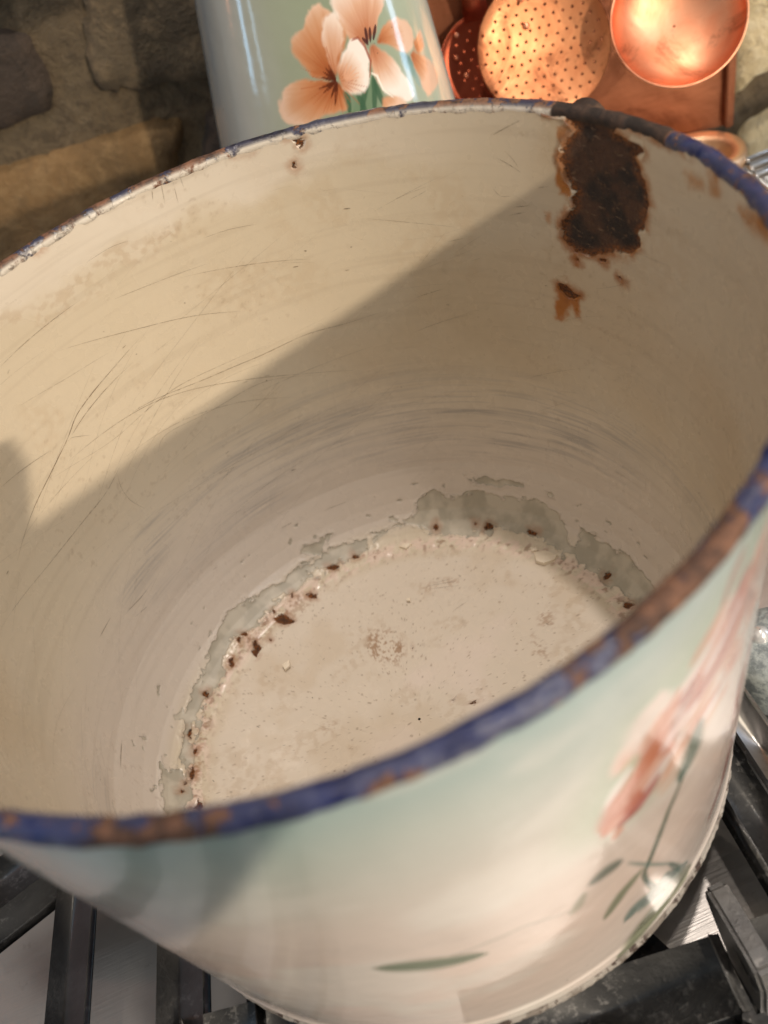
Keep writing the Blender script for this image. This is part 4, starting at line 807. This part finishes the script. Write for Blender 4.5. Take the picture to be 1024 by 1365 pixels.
for lay, sg in ((0.0, 1), (-tk, -1)):
    vs_ = [bm.verts.new(Vector(p[0] * R * e1 + p[1] * R * e2 + (h + lay) * n_)) for p, h in zip(P, hgt)]
    for f in f2:
        m_ = P[list(f)].mean(0)
        if ((cen - m_) ** 2).sum(1).min() > 0.022 ** 2: bm.faces.new([vs_[i] for i in f][::sg])
ed_ = [[bm.verts.new(Vector(1.004 * R * (math.cos(t) * e1 + math.sin(t) * e2) + (0.03 * R + lay) * n_)) for t in np.linspace(0, 2 * math.pi, nb, endpoint=False)] for lay in (0.004, -tk - .004)]
for i in range(nb): bm.faces.new((ed_[0][i], ed_[1][i], ed_[1][(i + 1) % nb], ed_[0][(i + 1) % nb]))
for v in bm.verts: v.co *= S
me = bpy.data.meshes.new('pierced_disc'); bm.to_mesh(me); bm.free(); me.polygons.foreach_set('use_smooth', [True] * len(me.polygons)); o = obj('pierced_disc', me, CU_SKIM, skim)
hd = strap('handle', F, 0.9, -0.18, None, 0.05, CU_SKIM, skim, 0.26 * R)
for y in (0.36, 0.74): rivet(skim, (e1 * -0.17 + e2 * y) * R + n_ * (0.16 * (y * y + .03 - 1) * R + 0.004), n_, 0.055 * R, CU_BRIGHT)

# ladle
F = frame((905, 22), 1.90, 87, 0.62, -0.1); ladle = thing('copper_ladle', 'bright pink copper ladle bowl hanging at the right of the rack', 'ladle', F[0])
dome('bowl', F, 18, 72, 0.50, th=0.035, mat=CU_BRIGHT, parent=ladle); strap('handle', F, 1.0, 0.0, None, 0.06, CU_BRIGHT, ladle, 0.02)
# small spoon behind
F = frame((650, 84), 2.22, 62, 0.40); spoon = thing('copper_spoon', 'dark reddish copper spoon half hidden behind the pierced skimmer', 'spoon', F[0])
dome('bowl', F, 14, 60, 0.14, th=0.03, mat=CU_DARK, parent=spoon); strap('handle', F, 0.9, 0.0, None, 0.05, CU_DARK, spoon, 0.02)
c, n_, e1, e2, R = F
for x, y in ((-0.50, 0.72), (-0.62, 0.30), (-0.5, -0.1)): rivet(spoon, (e1 * x + e2 * y) * R - n_ * 0.10 * R * (1 - min(1, (x * x + y * y) * 0.9)), n_, 0.055 * R, CU_BRIGHT)

# ------------------------------------------------------------------ stove
STEEL = mat_steel('brushed_steel', (30, 900, 30)); STEEL_D = mat_steel('brushed_steel_dark', (900, 30, 30)); CHROME = Mat('chrome_bar'); CHROME = CHROME.done(CHROME.mix(CHROME.noise(CHROME.obj_co(), 60), (0.70, 0.70, 0.70), (0.8, 0.8, 0.79)), 0.3, 0.5)
stove = thing('stove_top', 'brushed steel stove top under the pail', 'stove', (0, 0, -0.34))
def flat(name, a0, a1, k0, k1, z, t, mat, par, bevel=0.01):
    bm = bmesh.new(); bmesh.ops.create_cube(bm, size=1.0)
    for v in bm.verts: v.co = Vector(w3(a0 + (v.co.x + .5) * (a1 - a0), z - t + (v.co.z + .5) * t, k0 + (v.co.y + .5) * (k1 - k0))) + Vector((0, 0, 0.34))
    bmesh.ops.bevel(bm, geom=list(bm.edges), offset=bevel, segments=2, affect='EDGES'); return obj(name, bm_mesh(name, bm), mat, par)
flat('cooking_deck', -3.2, 4.4, -3.0, 1.28, -0.34, 0.12, STEEL, stove)
flat('back_shelf', -3.2, 1.75, 1.284, 2.44, SHELF - 0.03, 0.08, STEEL, stove)
flat('back_shelf', 1.756, 4.4, 1.284, 2.44, SHELF - 0.25, 0.08, STEEL, stove)
ZV = at_wall((1000, 225), 2.02)[2]
for i in range(6):
    A_ = at_z((982 - 12 * i + 4, 222 + 9 * i), ZV); B_ = at_z((1090 - 12 * i, 292 + 9 * i), ZV)
    obj('vent_bar', bar_mesh('vent_bar', A_ + np.array([0, 0, .34]), B_ + np.array([0, 0, .34]), 0.028, 0.05, 0.008), CHROME, stove)
for i in range(3):
    A_ = at_z((996 + 6 * i, 214 + 11 * i), ZV + 0.012); B_ = at_z((1090, 176 + 13 * i), ZV + 0.012)
    obj('vent_bar', bar_mesh('vent_bar', A_ + np.array([0, 0, .34]), B_ + np.array([0, 0, .34]), 0.024, 0.05, 0.008), CHROME, stove)

G_E2 = np.array([0.17, 0.985, 0]); G_E1 = np.array([0.985, -0.17, 0])
def ge(a, b, z): return G_E1 * a + G_E2 * b + np.array([0, 0, z])
grate = thing('iron_grate', 'black cast iron burner grate carrying the pail', 'grate', (0, 0, -0.34)); up = np.array([0, 0, 0.34]); GT = -0.004
def gbar(A_, B_, w, h, name='bar', bevel=0.02): return obj(name, bar_mesh(name, np.array(A_) + up, np.array(B_) + up, w, h, bevel), IRON, grate)
gbar(ge(-1.055, -1.9, GT), ge(-1.055, 1.15, GT), 0.085, 0.035, bevel=0.012)
gbar(ge(-0.742, -1.9, GT), ge(-0.742, 1.05, GT), 0.095, 0.055, bevel=0.015)
gbar(ge(-0.50, -1.9, GT - .01), ge(-0.50, -0.35, GT - .01), 0.10, 0.06)
gbar(ge(-0.735, -0.70, GT - .004), ge(-0.54, -0.70, GT - .004), 0.10, 0.10)
# right-hand crossbar, its upright finger and the far bars
Z1 = -0.07; A_ = at_z((640, 1402), Z1); B_ = at_z((966, 1298), Z1)
gbar(A_, B_, 0.125, 0.10, bevel=0.025)
C_ = at_z((1000, 1275), Z1); D_ = at_z((1150, 1222), Z1); gbar(C_, D_, 0.10, 0.14, bevel=0.025)
# finger: a blade with a rounded tip rising above the bar
tip = at_z((950, 1172), 0.005); root = at_z((1004, 1262), 0.005); d = root - tip; d[2] = 0; Lf = np.linalg.norm(d) + 0.05; d /= np.linalg.norm(d); sd_ = np.array([d[1], -d[0], 0]); bm = bmesh.new(); ringv = []
pr = [(0.0, -0.02), (0.015, -0.004), (0.05, 0.0), (Lf * .8, 0.0), (Lf, -0.01), (Lf + 0.03, -0.06), (Lf + 0.03, -0.21), (Lf * .35, -0.21), (0.10, -0.20), (0.04, -0.12), (0.0, -0.06)]
for q in (-0.026, 0.026): ringv.append([bm.verts.new(Vector(tip + d * x + np.array([0, 0, z]) + sd_ * q + up)) for x, z in pr])
bm.faces.new(ringv[0]); bm.faces.new(ringv[1][::-1])
for i in range(len(pr)): j = (i + 1) % len(pr); bm.faces.new((ringv[0][i], ringv[0][j], ringv[1][j], ringv[1][i]))
bmesh.ops.recalc_face_normals(bm, faces=bm.faces); bmesh.ops.bevel(bm, geom=[e for e in bm.edges if e.calc_face_angle(0) > 0.6], offset=0.010, segments=2, affect='EDGES')
obj('finger', bm_mesh('finger', bm, False), IRON, grate)
A_ = at_z((925, 950), -0.06); B_ = at_z((1120, 1262), -0.06); gbar(A_, B_, 0.10, 0.06)
A_ = at_z((925, 868), -0.10); B_ = at_z((1120, 1150), -0.10); obj('trim_strip', bar_mesh('trim_strip', A_ + up, B_ + up, 0.10, 0.06, 0.012), STEEL_D, stove)
A_ = at_z((-60, 1222), -0.02); B_ = at_z((62, 1128), -0.02); gbar(A_, B_, 0.12, 0.16)
A_ = at_z((800, 1215), -0.10); B_ = at_z((880, 1290), -0.16); gbar(A_, B_, 0.06, 0.16, 'leg')
# burner and speckled plate at the right
def mat_speck():
    m = Mat('speckled_grey_enamel'); co = m.obj_co(); col = m.mix(m.step(m.noise(co, 170, 5, 0.7), 0.40, 0.62), L3(118, 126, 128), L3(166, 174, 172)); m.bump(m.noise(co, 170, 4), 0.5, 0.002); return m.done(col, 0.35)
SPECK = mat_speck(); bp = at_z((1040, 850), -0.10)
burner = thing('burner_plate', 'speckled grey burner plate with a bright screw beside the pail', 'burner', bp)
obj('plate', lathe('plate', [(0.004, 0.0), (0.09, 0.0), (0.125, -0.012), (0.14, -0.05), (0.14, -0.2)], 40), SPECK, burner)
sp_ = at_z((1013, 845), -0.09) - bp; obj('screw', lathe('screw', [(0.002, 0.022), (0.015, 0.018), (0.026, 0.006), (0.028, -0.01)], 20, sp_), CHROME, burner)
